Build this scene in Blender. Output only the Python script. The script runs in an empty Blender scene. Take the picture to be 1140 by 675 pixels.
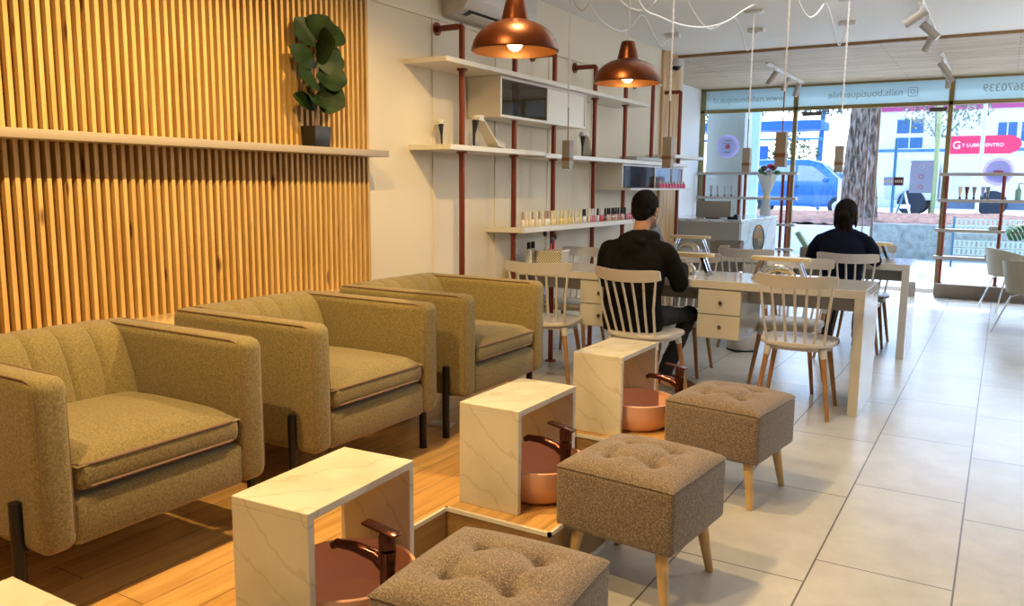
import bpy, bmesh, math, random
from mathutils import Vector, Matrix
random.seed(7)
D = bpy.data; COL = bpy.context.scene.collection
PI = math.pi
def V(*a): return Vector(a)

# ------------------------------------------------------------------ materials
def new_mat(name):
    m = D.materials.new(name); m.use_nodes = True
    nt = m.node_tree; b = nt.nodes['Principled BSDF']
    return m, nt, b
def N(nt, t, **k):
    n = nt.nodes.new(t)
    for a, v in k.items(): setattr(n, a, v)
    return n
def ramp(nt, stops):
    r = N(nt, 'ShaderNodeValToRGB'); e = r.color_ramp.elements
    while len(e) < len(stops): e.new(0.5)
    for i, (p, c) in enumerate(stops): e[i].position = p; e[i].color = (*c, 1)
    return r
def plain(name, c, rough=.5, metal=0, bump=0, bscale=60, coat=0, spec=.5, vary=0.0):
    m, nt, b = new_mat(name)
    b.inputs['Base Color'].default_value = (*c, 1); b.inputs['Roughness'].default_value = rough
    b.inputs['Metallic'].default_value = metal; b.inputs['Coat Weight'].default_value = coat
    b.inputs['Specular IOR Level'].default_value = spec
    tc = N(nt, 'ShaderNodeTexCoord'); nz = N(nt, 'ShaderNodeTexNoise'); nz.inputs['Scale'].default_value = bscale
    nt.links.new(tc.outputs['Object'], nz.inputs['Vector'])
    if vary:
        r = ramp(nt, [(.3, tuple(x*(1-vary) for x in c)), (.7, tuple(min(1, x*(1+vary)) for x in c))])
        nt.links.new(nz.outputs['Fac'], r.inputs['Fac']); nt.links.new(r.outputs['Color'], b.inputs['Base Color'])
    if bump:
        bp = N(nt, 'ShaderNodeBump'); bp.inputs['Strength'].default_value = bump; bp.inputs['Distance'].default_value = .002
        nt.links.new(nz.outputs['Fac'], bp.inputs['Height']); nt.links.new(bp.outputs['Normal'], b.inputs['Normal'])
    return m
def wood(name, c1, c2, axis='Z', scale=1.0, rough=.45, knots=False, coat=0, coord='Object', stretch=18, dark=None):
    m, nt, b = new_mat(name)
    tc = N(nt, 'ShaderNodeTexCoord'); mp = N(nt, 'ShaderNodeMapping')
    s = {'X': (1, stretch, stretch), 'Y': (stretch, 1, stretch), 'Z': (stretch, stretch, 1)}[axis]
    mp.inputs['Scale'].default_value = tuple(x*scale for x in s)
    nt.links.new(tc.outputs[coord], mp.inputs['Vector'])
    nz = N(nt, 'ShaderNodeTexNoise'); nz.inputs['Scale'].default_value = 2.2; nz.inputs['Detail'].default_value = 8; nz.inputs['Roughness'].default_value = .65
    nt.links.new(mp.outputs['Vector'], nz.inputs['Vector'])
    st = [(.32, c1), (.68, c2)]
    if dark: st = [(.28, dark)] + st
    r = ramp(nt, st); nt.links.new(nz.outputs['Fac'], r.inputs['Fac'])
    out = r.outputs['Color']
    if knots:
        mp2 = N(nt, 'ShaderNodeMapping'); mp2.inputs['Scale'].default_value = (12, 12, 3.2); nt.links.new(tc.outputs[coord], mp2.inputs['Vector'])
        vo = N(nt, 'ShaderNodeTexVoronoi'); vo.inputs['Scale'].default_value = .8; nt.links.new(mp2.outputs['Vector'], vo.inputs['Vector'])
        r2 = ramp(nt, [(.07, (.22, .12, .06)), (.13, (1, 1, 1))]); nt.links.new(vo.outputs['Distance'], r2.inputs['Fac'])
        mx = N(nt, 'ShaderNodeMixRGB', blend_type='MULTIPLY'); mx.inputs[0].default_value = .9
        nt.links.new(out, mx.inputs[1]); nt.links.new(r2.outputs['Color'], mx.inputs[2]); out = mx.outputs[0]
    nt.links.new(out, b.inputs['Base Color']); b.inputs['Roughness'].default_value = rough; b.inputs['Coat Weight'].default_value = coat
    bp = N(nt, 'ShaderNodeBump'); bp.inputs['Strength'].default_value = .15; bp.inputs['Distance'].default_value = .002
    nt.links.new(nz.outputs['Fac'], bp.inputs['Height']); nt.links.new(bp.outputs['Normal'], b.inputs['Normal'])
    return m
def fabric(name, c1, c2, sc=260, bump=.5, coarse=30, c3=None):
    m, nt, b = new_mat(name)
    tc = N(nt, 'ShaderNodeTexCoord')
    ns = []
    for s in ((sc, sc*.25, sc*.25), (sc*.25, sc, sc*.25), (sc*.25, sc*.25, sc)):
        mp = N(nt, 'ShaderNodeMapping'); mp.inputs['Scale'].default_value = s; nt.links.new(tc.outputs['Object'], mp.inputs['Vector'])
        n = N(nt, 'ShaderNodeTexNoise'); n.inputs['Scale'].default_value = 1; n.inputs['Detail'].default_value = 3; nt.links.new(mp.outputs['Vector'], n.inputs['Vector']); ns.append(n)
    a = N(nt, 'ShaderNodeMath', operation='ADD'); nt.links.new(ns[0].outputs['Fac'], a.inputs[0]); nt.links.new(ns[1].outputs['Fac'], a.inputs[1])
    a2 = N(nt, 'ShaderNodeMath', operation='ADD'); nt.links.new(a.outputs[0], a2.inputs[0]); nt.links.new(ns[2].outputs['Fac'], a2.inputs[1])
    a3 = N(nt, 'ShaderNodeMath', operation='MULTIPLY'); a3.inputs[1].default_value = .3333; nt.links.new(a2.outputs[0], a3.inputs[0])
    st = [(.40, c1), (.60, c2)]
    if c3: st = [(.36, c1), (.5, c2), (.62, c3)]
    r = ramp(nt, st); nt.links.new(a3.outputs[0], r.inputs['Fac']); nt.links.new(r.outputs['Color'], b.inputs['Base Color'])
    b.inputs['Roughness'].default_value = .9; b.inputs['Sheen Weight'].default_value = .25; b.inputs['Specular IOR Level'].default_value = .2
    bp = N(nt, 'ShaderNodeBump'); bp.inputs['Strength'].default_value = bump; bp.inputs['Distance'].default_value = .003
    nt.links.new(a3.outputs[0], bp.inputs['Height']); nt.links.new(bp.outputs['Normal'], b.inputs['Normal'])
    return m
def marble(name, base, vein, rough=.12, sc=2.0):
    m, nt, b = new_mat(name)
    tc = N(nt, 'ShaderNodeTexCoord'); mp = N(nt, 'ShaderNodeMapping'); mp.inputs['Rotation'].default_value = (.6, .5, .8)
    nt.links.new(tc.outputs['Object'], mp.inputs['Vector'])
    nz = N(nt, 'ShaderNodeTexNoise'); nz.inputs['Scale'].default_value = sc*1.5; nz.inputs['Detail'].default_value = 6; nt.links.new(mp.outputs['Vector'], nz.inputs['Vector'])
    wv = N(nt, 'ShaderNodeTexWave'); wv.inputs['Scale'].default_value = sc; wv.inputs['Distortion'].default_value = 6; wv.inputs['Detail'].default_value = 4; wv.inputs['Detail Scale'].default_value = 1.6
    nt.links.new(mp.outputs['Vector'], wv.inputs['Vector'])
    r = ramp(nt, [(0, vein), (.012, tuple((a+c)/2 for a, c in zip(base, vein))), (.035, base)])
    nt.links.new(wv.outputs['Fac'], r.inputs['Fac'])
    r2 = ramp(nt, [(.35, tuple(x*.90 for x in base)), (.65, (1, 1, 1))]); nt.links.new(nz.outputs['Fac'], r2.inputs['Fac'])
    mx = N(nt, 'ShaderNodeMixRGB', blend_type='MULTIPLY'); mx.inputs[0].default_value = .5
    nt.links.new(r.outputs['Color'], mx.inputs[1]); nt.links.new(r2.outputs['Color'], mx.inputs[2])
    nt.links.new(mx.outputs[0], b.inputs['Base Color']); b.inputs['Roughness'].default_value = rough
    return m
def emit(name, c, s):
    m, nt, b = new_mat(name)
    b.inputs['Base Color'].default_value = (*c, 1); b.inputs['Emission Color'].default_value = (*c, 1); b.inputs['Emission Strength'].default_value = s
    return m

M = {}
M['wall'] = plain('wall_cream_paint', (.74, .66, .51), .6, bump=.08, bscale=30)
M['wall2'] = plain('wall_grey_paint', (.60, .58, .53), .6, bump=.08, bscale=30)
M['alcove'] = plain('alcove_white_paint', (.78, .80, .80), .55)
M['ceil'] = plain('ceiling_paint', (.86, .85, .81), .7)
M['slat'] = wood('slat_pine', (.46, .26, .065), (.68, .45, .16), 'Z', 1.0, .5, knots=True, stretch=14, dark=(.32, .12, .03))
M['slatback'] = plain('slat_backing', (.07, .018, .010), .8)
M['ledge'] = wood('ledge_wood', (.58, .42, .20), (.72, .56, .30), 'Y', 1.0, .15)
M['shelf'] = plain('shelf_white_laminate', (.70, .66, .58), .28)
M['copper'] = plain('copper_pipe', (.20, .045, .022), .35, .6)
M['pend'] = plain('pendant_copper', (.085, .021, .005), .34, .75, bump=.25, bscale=90)
M['pendin'] = plain('pendant_inside', (.22, .085, .02), .4, .5)
M['arm'] = fabric('olive_linen', (.13, .10, .036), (.30, .235, .10), 560, .5)
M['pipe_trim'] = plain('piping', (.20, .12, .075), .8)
M['blk'] = plain('black_metal', (.012, .012, .014), .4, .3)
M['stool'] = fabric('stool_tweed', (.055, .04, .032), (.18, .135, .105), 760, .7, c3=(.44, .35, .26))
M['legw'] = wood('light_beech', (.50, .32, .14), (.68, .46, .22), 'Z', 2, .4)
M['legd'] = wood('chair_leg_wood', (.30, .14, .05), (.44, .23, .09), 'Z', 2, .4)
M['marble'] = marble('cream_marble', (.70, .66, .56), (.60, .555, .46), .10, 3.0)
M['basin'] = plain('basin_pink_copper', (.80, .45, .32), .28, 0, coat=.5)
M['faucet'] = plain('faucet_bronze', (.10, .028, .018), .16, .75, coat=.3)
M['floorw'] = None
M['white'] = plain('white_plastic', (.60, .565, .53), .35)
M['tablew'] = plain('gloss_white_table', (.60, .575, .51), .08)
M['steel'] = plain('steel', (.62, .62, .62), .25, .9)
M['brass'] = plain('olive_brass_frame', (.30, .24, .10), .35, .7)
M['cord'] = plain('white_cord', (.85, .83, .80), .6)
M['beige'] = plain('beige_lamp', (.27, .245, .21), .45)
M['band'] = plain('lamp_brown_band', (.20, .11, .06), .4, .5)
M['track'] = plain('track_grey', (.42, .38, .34), .45, .2)
M['trackw'] = plain('track_white', (.75, .74, .72), .4)
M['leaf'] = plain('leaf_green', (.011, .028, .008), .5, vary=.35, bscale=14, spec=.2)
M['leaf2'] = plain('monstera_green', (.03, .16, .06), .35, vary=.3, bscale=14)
M['pot'] = plain('black_pot', (.012, .012, .012), .35)
M['jacket'] = plain('black_jacket', (.006, .006, .0055), .85, spec=.12, bump=.5, bscale=14)
M['navy'] = plain('navy_knit', (.005, .008, .018), .9, spec=.1, bump=.3, bscale=20)
M['trouser'] = plain('black_trousers', (.010, .011, .016), .8, bump=.4, bscale=12)
M['skin'] = plain('skin', (.46, .25, .155), .55)
M['hair'] = plain('dark_hair', (.009, .006, .005), .75, spec=.12, bump=.8, bscale=70)
M['shoe'] = plain('brown_suede', (.11, .028, .02), .6)
M['whitefab'] = plain('white_mask', (.8, .82, .85), .8)
M['concrete'] = plain('concrete', (.34, .35, .30), .85, bump=.5, bscale=8, vary=.25)
M['pave'] = plain('pavement', (.62, .62, .60), .8, bump=.2, bscale=3, vary=.06)
M['road'] = plain('sunlit_road', (.62, .62, .62), .85, vary=.06, bscale=.6)
M['mulch'] = plain('bark_mulch', (.15, .075, .06), .95, bump=1, bscale=9, vary=.65)
M['bark'] = None
M['carblue'] = plain('car_blue', (.008, .17, .52), .25, .2, coat=.8)
M['carwhite'] = plain('car_white', (.85, .87, .9), .25, coat=.5)
M['carglass'] = plain('car_glass', (.30, .40, .46), .1, coat=1)
M['tyre'] = plain('tyre', (.02, .035, .05), .8)
M['facade'] = plain('white_facade', (.82, .82, .82), .8)
M['pink'] = plain('pink_fascia', (.45, .05, .20), .6)
M['winblue'] = plain('window_blue', (.02, .13, .32), .3)
M['red'] = plain('red_sign', (.72, .02, .10), .5)
M['signwhite'] = plain('sign_white', (.85, .85, .85), .5)
M['shelterblue'] = plain('shelter_blue', (.005, .13, .50), .5)
M['tealmetal'] = plain('teal_post', (.03, .16, .26), .5)
M['yellowgreen'] = plain('post_olive', (.42, .45, .18), .6)
M['leafout'] = plain('street_tree_leaves', (.05, .14, .075), .6, vary=.5, bscale=3)
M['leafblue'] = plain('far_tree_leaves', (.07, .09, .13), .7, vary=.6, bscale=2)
M['greybox'] = plain('reception_grey', (.36, .36, .35), .4)
M['recmarble'] = marble('reception_marble', (.70, .76, .80), (.36, .44, .50), .08, 1.6)
M['basket'] = plain('grey_basket', (.20, .18, .15), .6)
M['wicker'] = None
M['pinkglow'] = plain('pink_bottle', (.80, .16, .32), .3)
M['dark'] = plain('dark_grey', (.05, .05, .055), .35)
M['mirrorm'] = plain('mirror', (.8, .83, .85), .03, 1.0)
M['tubshell'] = plain('tub_shell_beige', (.36, .32, .23), .5)
M['tubseat'] = plain('tub_cushion', (.70, .70, .68), .7)
M['uvlamp'] = plain('uv_lamp_shell', (.72, .58, .32), .2, coat=.4)
M['rest'] = wood('handrest_wood', (.66, .50, .26), (.78, .62, .34), 'X', 2, .35)
M['plinth'] = plain('plinth', (.25, .20, .165), .6)
M['mint'] = plain('mint_plastic', (.26, .46, .38), .4)
M['bulb'] = emit('warm_bulb', (1, .80, .50), 9)
M['letters'] = plain('frosted_letters', (.34, .42, .43), .6)
M['purple'] = plain('decal_purple', (.42, .40, .66), .6)
M['decalblue'] = plain('decal_blue', (.42, .56, .80), .6)
M['decalred'] = plain('decal_red', (.70, .22, .26), .6)
M['posterb'] = plain('poster_blue', (.20, .26, .36), .6)
M['paleblue'] = plain('pale_blue_board', (.45, .66, .74), .6)
M['dispshelf'] = plain('display_shelf_grey', (.42, .39, .37), .35)
M['banner'] = plain('grey_banner', (.36, .39, .35), .7, vary=.06, bscale=40)
M['chrome'] = plain('chrome', (.75, .75, .76), .12, 1.0)
M['woodcol'] = wood('portal_wood', (.50, .30, .13), (.74, .50, .27), 'Z', 1, .5, stretch=10, dark=(.30, .15, .06))
M['brownbox'] = plain('brown_box', (.10, .07, .05), .6)

def tiles_mat():
    m, nt, b = new_mat('floor_tiles')
    tc = N(nt, 'ShaderNodeTexCoord'); mp = N(nt, 'ShaderNodeMapping')
    mp.inputs['Rotation'].default_value = (0, 0, PI/2)
    # brick rows run along world Y; row height .457 in x
    nt.links.new(tc.outputs['Object'], mp.inputs['Vector'])
    br = N(nt, 'ShaderNodeTexBrick'); br.offset = .22; br.offset_frequency = 2
    br.inputs['Scale'].default_value = 1; br.inputs['Brick Width'].default_value = .93; br.inputs['Row Height'].default_value = .457
    br.inputs['Mortar Size'].default_value = .0035; br.inputs['Mortar Smooth'].default_value = .1; br.inputs['Bias'].default_value = 0
    br.inputs['Color1'].default_value = (.52, .51, .48, 1); br.inputs['Color2'].default_value = (.57, .56, .53, 1); br.inputs['Mortar'].default_value = (.10, .085, .07, 1)
    nt.links.new(mp.outputs['Vector'], br.inputs['Vector'])
    nz = N(nt, 'ShaderNodeTexNoise'); nz.inputs['Scale'].default_value = 3.5; nz.inputs['Detail'].default_value = 9; nz.inputs['Roughness'].default_value = .7
    nt.links.new(tc.outputs['Object'], nz.inputs['Vector'])
    r = ramp(nt, [(.3, (.80, .79, .78)), (.7, (1.08, 1.08, 1.06))]); nt.links.new(nz.outputs['Fac'], r.inputs['Fac'])
    mx = N(nt, 'ShaderNodeMixRGB', blend_type='MULTIPLY'); mx.inputs[0].default_value = 1
    nt.links.new(br.outputs['Color'], mx.inputs[1]); nt.links.new(r.outputs['Color'], mx.inputs[2]); nt.links.new(mx.outputs[0], b.inputs['Base Color'])
    b.inputs['Roughness'].default_value = .30; b.inputs['Specular IOR Level'].default_value = .7
    bp = N(nt, 'ShaderNodeBump'); bp.inputs['Strength'].default_value = .25; bp.inputs['Distance'].default_value = .004
    nz2 = N(nt, 'ShaderNodeTexNoise'); nz2.inputs['Scale'].default_value = 9; nz2.inputs['Detail'].default_value = 6; nt.links.new(tc.outputs['Object'], nz2.inputs['Vector'])
    sb = N(nt, 'ShaderNodeMath', operation='SUBTRACT'); nt.links.new(nz2.outputs['Fac'], sb.inputs[0]); nt.links.new(br.outputs['Fac'], sb.inputs[1])
    nt.links.new(sb.outputs[0], bp.inputs['Height']); nt.links.new(bp.outputs['Normal'], b.inputs['Normal'])
    return m
def planks_mat(name, c1, c2, c3, w, l, rot=0, rough=.3, grout=(.12, .06, .02), stretchaxis='Y', fine=1.0, mort=.0015):
    m, nt, b = new_mat(name)
    tc = N(nt, 'ShaderNodeTexCoord'); mp = N(nt, 'ShaderNodeMapping'); mp.inputs['Rotation'].default_value = (0, 0, rot)
    nt.links.new(tc.outputs['Object'], mp.inputs['Vector'])
    br = N(nt, 'ShaderNodeTexBrick'); br.offset = .37; br.inputs['Scale'].default_value = 1
    br.inputs['Brick Width'].default_value = l; br.inputs['Row Height'].default_value = w; br.inputs['Mortar Size'].default_value = mort
    br.inputs['Color1'].default_value = (*c1, 1); br.inputs['Color2'].default_value = (*c2, 1); br.inputs['Mortar'].default_value = (*grout, 1)
    nt.links.new(mp.outputs['Vector'], br.inputs['Vector'])
    mp2 = N(nt, 'ShaderNodeMapping'); s = (14, 1.0, 14) if stretchaxis == 'Y' else (1.0, 14, 14); mp2.inputs['Scale'].default_value = tuple(x*fine for x in s)
    nt.links.new(tc.outputs['Object'], mp2.inputs['Vector'])
    nz = N(nt, 'ShaderNodeTexNoise'); nz.inputs['Scale'].default_value = 2.5; nz.inputs['Detail'].default_value = 8; nz.inputs['Roughness'].default_value = .6; nt.links.new(mp2.outputs['Vector'], nz.inputs['Vector'])
    r = ramp(nt, [(.3, c3), (.6, (1, 1, 1))]); nt.links.new(nz.outputs['Fac'], r.inputs['Fac'])
    mx = N(nt, 'ShaderNodeMixRGB', blend_type='MULTIPLY'); mx.inputs[0].default_value = .8
    nt.links.new(br.outputs['Color'], mx.inputs[1]); nt.links.new(r.outputs['Color'], mx.inputs[2]); nt.links.new(mx.outputs[0], b.inputs['Base Color'])
    b.inputs['Roughness'].default_value = rough
    bp = N(nt, 'ShaderNodeBump'); bp.inputs['Strength'].default_value = .3; bp.inputs['Distance'].default_value = .003; bp.invert = True
    nt.links.new(br.outputs['Fac'], bp.inputs['Height']); nt.links.new(bp.outputs['Normal'], b.inputs['Normal'])
    return m
def bark_mat():
    m, nt, b = new_mat('tree_bark')
    tc = N(nt, 'ShaderNodeTexCoord'); mp = N(nt, 'ShaderNodeMapping'); mp.inputs['Scale'].default_value = (7, 7, 1.6); nt.links.new(tc.outputs['Object'], mp.inputs['Vector'])
    nz = N(nt, 'ShaderNodeTexNoise'); nz.inputs['Scale'].default_value = 2.4; nz.inputs['Detail'].default_value = 8; nt.links.new(mp.outputs['Vector'], nz.inputs['Vector'])
    r = ramp(nt, [(.40, (.06, .04, .03)), (.52, (.24, .17, .125)), (.62, (.42, .33, .26))]); nt.links.new(nz.outputs['Fac'], r.inputs['Fac']); nt.links.new(r.outputs['Color'], b.inputs['Base Color'])
    b.inputs['Roughness'].default_value = .9
    bp = N(nt, 'ShaderNodeBump'); bp.inputs['Strength'].default_value = 1; bp.inputs['Distance'].default_value = .03; nt.links.new(nz.outputs['Fac'], bp.inputs['Height']); nt.links.new(bp.outputs['Normal'], b.inputs['Normal'])
    return m
def wicker_mat():
    m, nt, b = new_mat('white_wicker')
    tc = N(nt, 'ShaderNodeTexCoord'); ch = N(nt, 'ShaderNodeTexChecker'); ch.inputs['Scale'].default_value = 90
    ch.inputs['Color1'].default_value = (.75, .70, .52, 1); ch.inputs['Color2'].default_value = (.30, .26, .17, 1)
    nt.links.new(tc.outputs['Object'], ch.inputs['Vector']); nt.links.new(ch.outputs['Color'], b.inputs['Base Color']); b.inputs['Roughness'].default_value = .8
    return m
def glass_mat(name, tint, fac=.06, rough=0.0):
    m, nt, b = new_mat(name); nt.nodes.remove(b)
    out = nt.nodes['Material Output']; tr = N(nt, 'ShaderNodeBsdfTransparent'); tr.inputs[0].default_value = (*tint, 1)
    gl = N(nt, 'ShaderNodeBsdfGlossy'); gl.inputs['Roughness'].default_value = rough
    mx = N(nt, 'ShaderNodeMixShader'); mx.inputs[0].default_value = fac
    nt.links.new(tr.outputs[0], mx.inputs[1]); nt.links.new(gl.outputs[0], mx.inputs[2]); nt.links.new(mx.outputs[0], out.inputs[0])
    return m
def film_mat(name, col, trans=.5):
    m, nt, b = new_mat(name); nt.nodes.remove(b)
    out = nt.nodes['Material Output']; a = N(nt, 'ShaderNodeBsdfTranslucent'); a.inputs[0].default_value = (*col, 1)
    d = N(nt, 'ShaderNodeBsdfDiffuse'); d.inputs[0].default_value = (*col, 1)
    mx = N(nt, 'ShaderNodeMixShader'); mx.inputs[0].default_value = 1-trans
    nt.links.new(a.outputs[0], mx.inputs[1]); nt.links.new(d.outputs[0], mx.inputs[2]); nt.links.new(mx.outputs[0], out.inputs[0])
    return m
M['tiles'] = tiles_mat()
M['floorw'] = planks_mat('platform_oak_planks', (.58, .32, .10), (.68, .41, .15), (.62, .52, .42), .14, 1.3, PI/2, .28)
M['riserw'] = wood('riser_wood', (.24, .13, .045), (.36, .21, .08), 'Y', 1, .4)
M['soffit'] = planks_mat('ceiling_boards', (.52, .40, .26), (.62, .50, .35), (.52, .44, .36), .11, 3.2, 0, .55, grout=(.22, .15, .10), stretchaxis='X', mort=.004)
M['bark'] = bark_mat(); M['wicker'] = wicker_mat()
M['glass'] = glass_mat('clear_glass', (.97, .99, 1), .05)
M['darkglass'] = glass_mat('smoked_glass', (.62, .58, .50), .06)
M['palegreen'] = plain('pale_green_metal', (.50, .58, .46), .6)
M['paleglass'] = glass_mat('pale_glass', (.85, .87, .88), .22)
M['film'] = film_mat('frosted_blue_film', (.60, .74, .78), .38)
M['purple'] = film_mat('decal_purple_film', (.68, .64, .88), .5)
M['decalblue'] = film_mat('decal_blue_film', (.74, .80, .95), .5)
M['decalred'] = film_mat('decal_red_film', (.80, .30, .34), .5)
M['posterb'] = film_mat('poster_film', (.42, .46, .58), .5)
M['truckdark'] = plain('truck_underside', (.14, .20, .30), .6)
M['plasticvase'] = film_mat('clear_wrap', (.80, .82, .80), .5)

# ------------------------------------------------------------------ mesh builder
class MB:
    def __init__(s): s.bm = bmesh.new()
    def _add(s, verts, faces, mi=0):
        vs = [s.bm.verts.new(v) for v in verts]
        for f in faces:
            try:
                fc = s.bm.faces.new([vs[i] for i in f]); fc.material_index = mi
            except ValueError: pass
        return vs
    def box(s, x0, x1, y0, y1, z0, z1, bev=0, seg=2, mi=0, mat=None):
        b = bmesh.new(); bmesh.ops.create_cube(b, size=1)
        for v in b.verts: v.co = V(x0+(v.co.x+.5)*(x1-x0), y0+(v.co.y+.5)*(y1-y0), z0+(v.co.z+.5)*(z1-z0))
        if bev: bmesh.ops.bevel(b, geom=list(b.edges), offset=bev, segments=seg, profile=.5, affect='EDGES')
        if mat is not None: bmesh.ops.transform(b, matrix=mat, verts=b.verts)
        s.merge(b, mi); return s
    def merge(s, b, mi=0):
        mp = {}
        for v in b.verts: mp[v] = s.bm.verts.new(v.co)
        for f in b.faces:
            try: nf = s.bm.faces.new([mp[v] for v in f.verts]); nf.material_index = mi
            except ValueError: pass
        b.free()
    def tube(s, pts, r, n=8, mi=0, caps=True, closed=False):
        pts = [Vector(p) for p in pts]; rs = r if isinstance(r, (list, tuple)) else [r]*len(pts)
        rings = []; up = None; m = len(pts)
        for i, p in enumerate(pts):
            if closed: t = pts[(i+1) % m]-pts[i-1]
            elif i == 0: t = pts[1]-pts[0]
            elif i == m-1: t = pts[-1]-pts[-2]
            else: t = (pts[i+1]-p).normalized()+(p-pts[i-1]).normalized()
            t.normalize()
            if up is None:
                up = V(0, 0, 1) if abs(t.z) < .9 else V(1, 0, 0)
            a = t.cross(up); 
            if a.length < 1e-5: a = t.cross(V(0, 1, 0))
            a.normalize(); bb = a.cross(t).normalized(); up = bb
            rings.append([p+(a*math.cos(2*PI*k/n)+bb*math.sin(2*PI*k/n))*rs[i] for k in range(n)])
        vs = [v for rg in rings for v in rg]; fs = []
        for i in range(m if closed else m-1):
            j = (i+1) % m
            for k in range(n): fs.append((i*n+k, j*n+k, j*n+(k+1) % n, i*n+(k+1) % n))
        if caps and not closed: fs.append(tuple(range(n))[::-1]); fs.append(tuple((m-1)*n+k for k in range(n)))
        s._add(vs, fs, mi); return s
    def lathe(s, prof, c=(0, 0, 0), n=32, mi=0, sx=1, sy=1, cap=True):
        vs = []; fs = []
        for (r, z) in prof:
            for k in range(n):
                a = 2*PI*k/n; vs.append(V(c[0]+r*sx*math.cos(a), c[1]+r*sy*math.sin(a), c[2]+z))
        for i in range(len(prof)-1):
            for k in range(n): fs.append((i*n+k, i*n+(k+1) % n, (i+1)*n+(k+1) % n, (i+1)*n+k))
        if cap and prof[0][0] > 1e-6: fs.append(tuple(range(n))[::-1])
        if cap and prof[-1][0] > 1e-6: fs.append(tuple((len(prof)-1)*n+k for k in range(n)))
        s._add(vs, fs, mi); return s
    def prism(s, pts, z0, z1, mi=0, mat=None, bev=0):
        b = bmesh.new(); vb = [b.verts.new((x, y, z0)) for x, y in pts]; vt = [b.verts.new((x, y, z1)) for x, y in pts]
        b.faces.new(vb[::-1]); b.faces.new(vt)
        n = len(pts)
        for i in range(n): b.faces.new((vb[i], vb[(i+1) % n], vt[(i+1) % n], vt[i]))
        if bev: bmesh.ops.bevel(b, geom=list(b.edges), offset=bev, segments=2, profile=.5, affect='EDGES')
        if mat is not None: bmesh.ops.transform(b, matrix=mat, verts=b.verts)
        s.merge(b, mi); return s
    def grid(s, fn, nu, nv, mi=0, thick=0, normal=None):
        P = [[Vector(fn(i/nu, j/nv)) for j in range(nv+1)] for i in range(nu+1)]
        vs = [p for row in P for p in row]; w = nv+1
        fs = [(i*w+j, (i+1)*w+j, (i+1)*w+j+1, i*w+j+1) for i in range(nu) for j in range(nv)]
        if thick:
            nrm = Vector(normal)*thick if normal else V(0, 0, -thick)
            o = len(vs); vs += [p+nrm for p in vs[:o]]
            fs += [tuple(x+o for x in f[::-1]) for f in fs[:nu*nv]]
            for i in range(nu):
                fs.append((i*w, i*w+o, (i+1)*w+o, (i+1)*w)); fs.append((i*w+nv, (i+1)*w+nv, (i+1)*w+nv+o, i*w+nv+o))
            for j in range(nv):
                fs.append((j, j+1, j+1+o, j+o)); fs.append((nu*w+j, nu*w+j+o, nu*w+j+1+o, nu*w+j+1))
        s._add(vs, fs, mi); return s
    def ball(s, c, r, n=16, sc=(1, 1, 1), mi=0, mat=None):
        b = bmesh.new(); bmesh.ops.create_uvsphere(b, u_segments=n, v_segments=max(6, n//2), radius=r)
        for v in b.verts: v.co = V(v.co.x*sc[0], v.co.y*sc[1], v.co.z*sc[2])
        if mat is not None: bmesh.ops.transform(b, matrix=mat, verts=b.verts)
        for v in b.verts: v.co += Vector(c)
        s.merge(b, mi); return s
    def build(s, name, mat, parent=None, loc=(0, 0, 0), rotz=0, smooth=True, ang=35):
        bmesh.ops.recalc_face_normals(s.bm, faces=s.bm.faces)
        me = D.meshes.new(name); s.bm.to_mesh(me); s.bm.free()
        for m in (mat if isinstance(mat, (list, tuple)) else [mat]): me.materials.append(m)
        if smooth:
            me.polygons.foreach_set('use_smooth', [True]*len(me.polygons)); me.set_sharp_from_angle(angle=math.radians(ang))
        o = D.objects.new(name, me); COL.objects.link(o); o.location = loc; o.rotation_euler = (0, 0, rotz)
        if parent: o.parent = parent
        return o
def thing(name, label, cat, loc=(0, 0, 0), rotz=0, group=None):
    o = D.objects.new(name, None); COL.objects.link(o); o.location = loc; o.rotation_euler = (0, 0, rotz)
    o['label'] = label; o['category'] = cat
    if group: o['group'] = group
    o.empty_display_size = .1
    return o
def tag(o, label, cat, group=None, kind=None):
    o['label'] = label; o['category'] = cat
    if group: o['group'] = group
    if kind: o['kind'] = kind
    return o
def struct(name, mb, mat, label=None, cat=None):
    o = mb.build(name, mat); o['kind'] = 'structure'
    o['label'] = label or name.replace('_', ' '); o['category'] = cat or name.split('_')[0]
    return o
def dup(root, loc, rotz=0, label=None, group=None):
    r = root.copy(); COL.objects.link(r); r.location = loc; r.rotation_euler = (0, 0, rotz)
    if label: r['label'] = label
    if group: r['group'] = group
    for ch in list(root.children):
        c = ch.copy(); COL.objects.link(c); c.parent = r
        for g in list(ch.children):
            d = g.copy(); COL.objects.link(d); d.parent = c
    return r
def rot_to(d):  # matrix rotating +Z to d
    return Vector(d).to_track_quat('Z', 'Y').to_matrix().to_4x4()

H = 1.38; CEIL = 2.79; WX = -3.2; PZ = .22; WY = 12.0

# ------------------------------------------------------------------ setting
struct('floor', MB().box(-4.2, 2.8, -2.6, 12.25, -.12, 0), M['tiles'], 'pale grey rectangular floor tiles with dark joints', 'floor')
D.objects['floor'].location = (0, 0, 0)
# shift the texture so joints fall at x=-.502 / -.045 and y=3.80
nt = M['tiles'].node_tree
mpn = [n for n in nt.nodes if n.type == 'MAPPING'][0]
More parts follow.
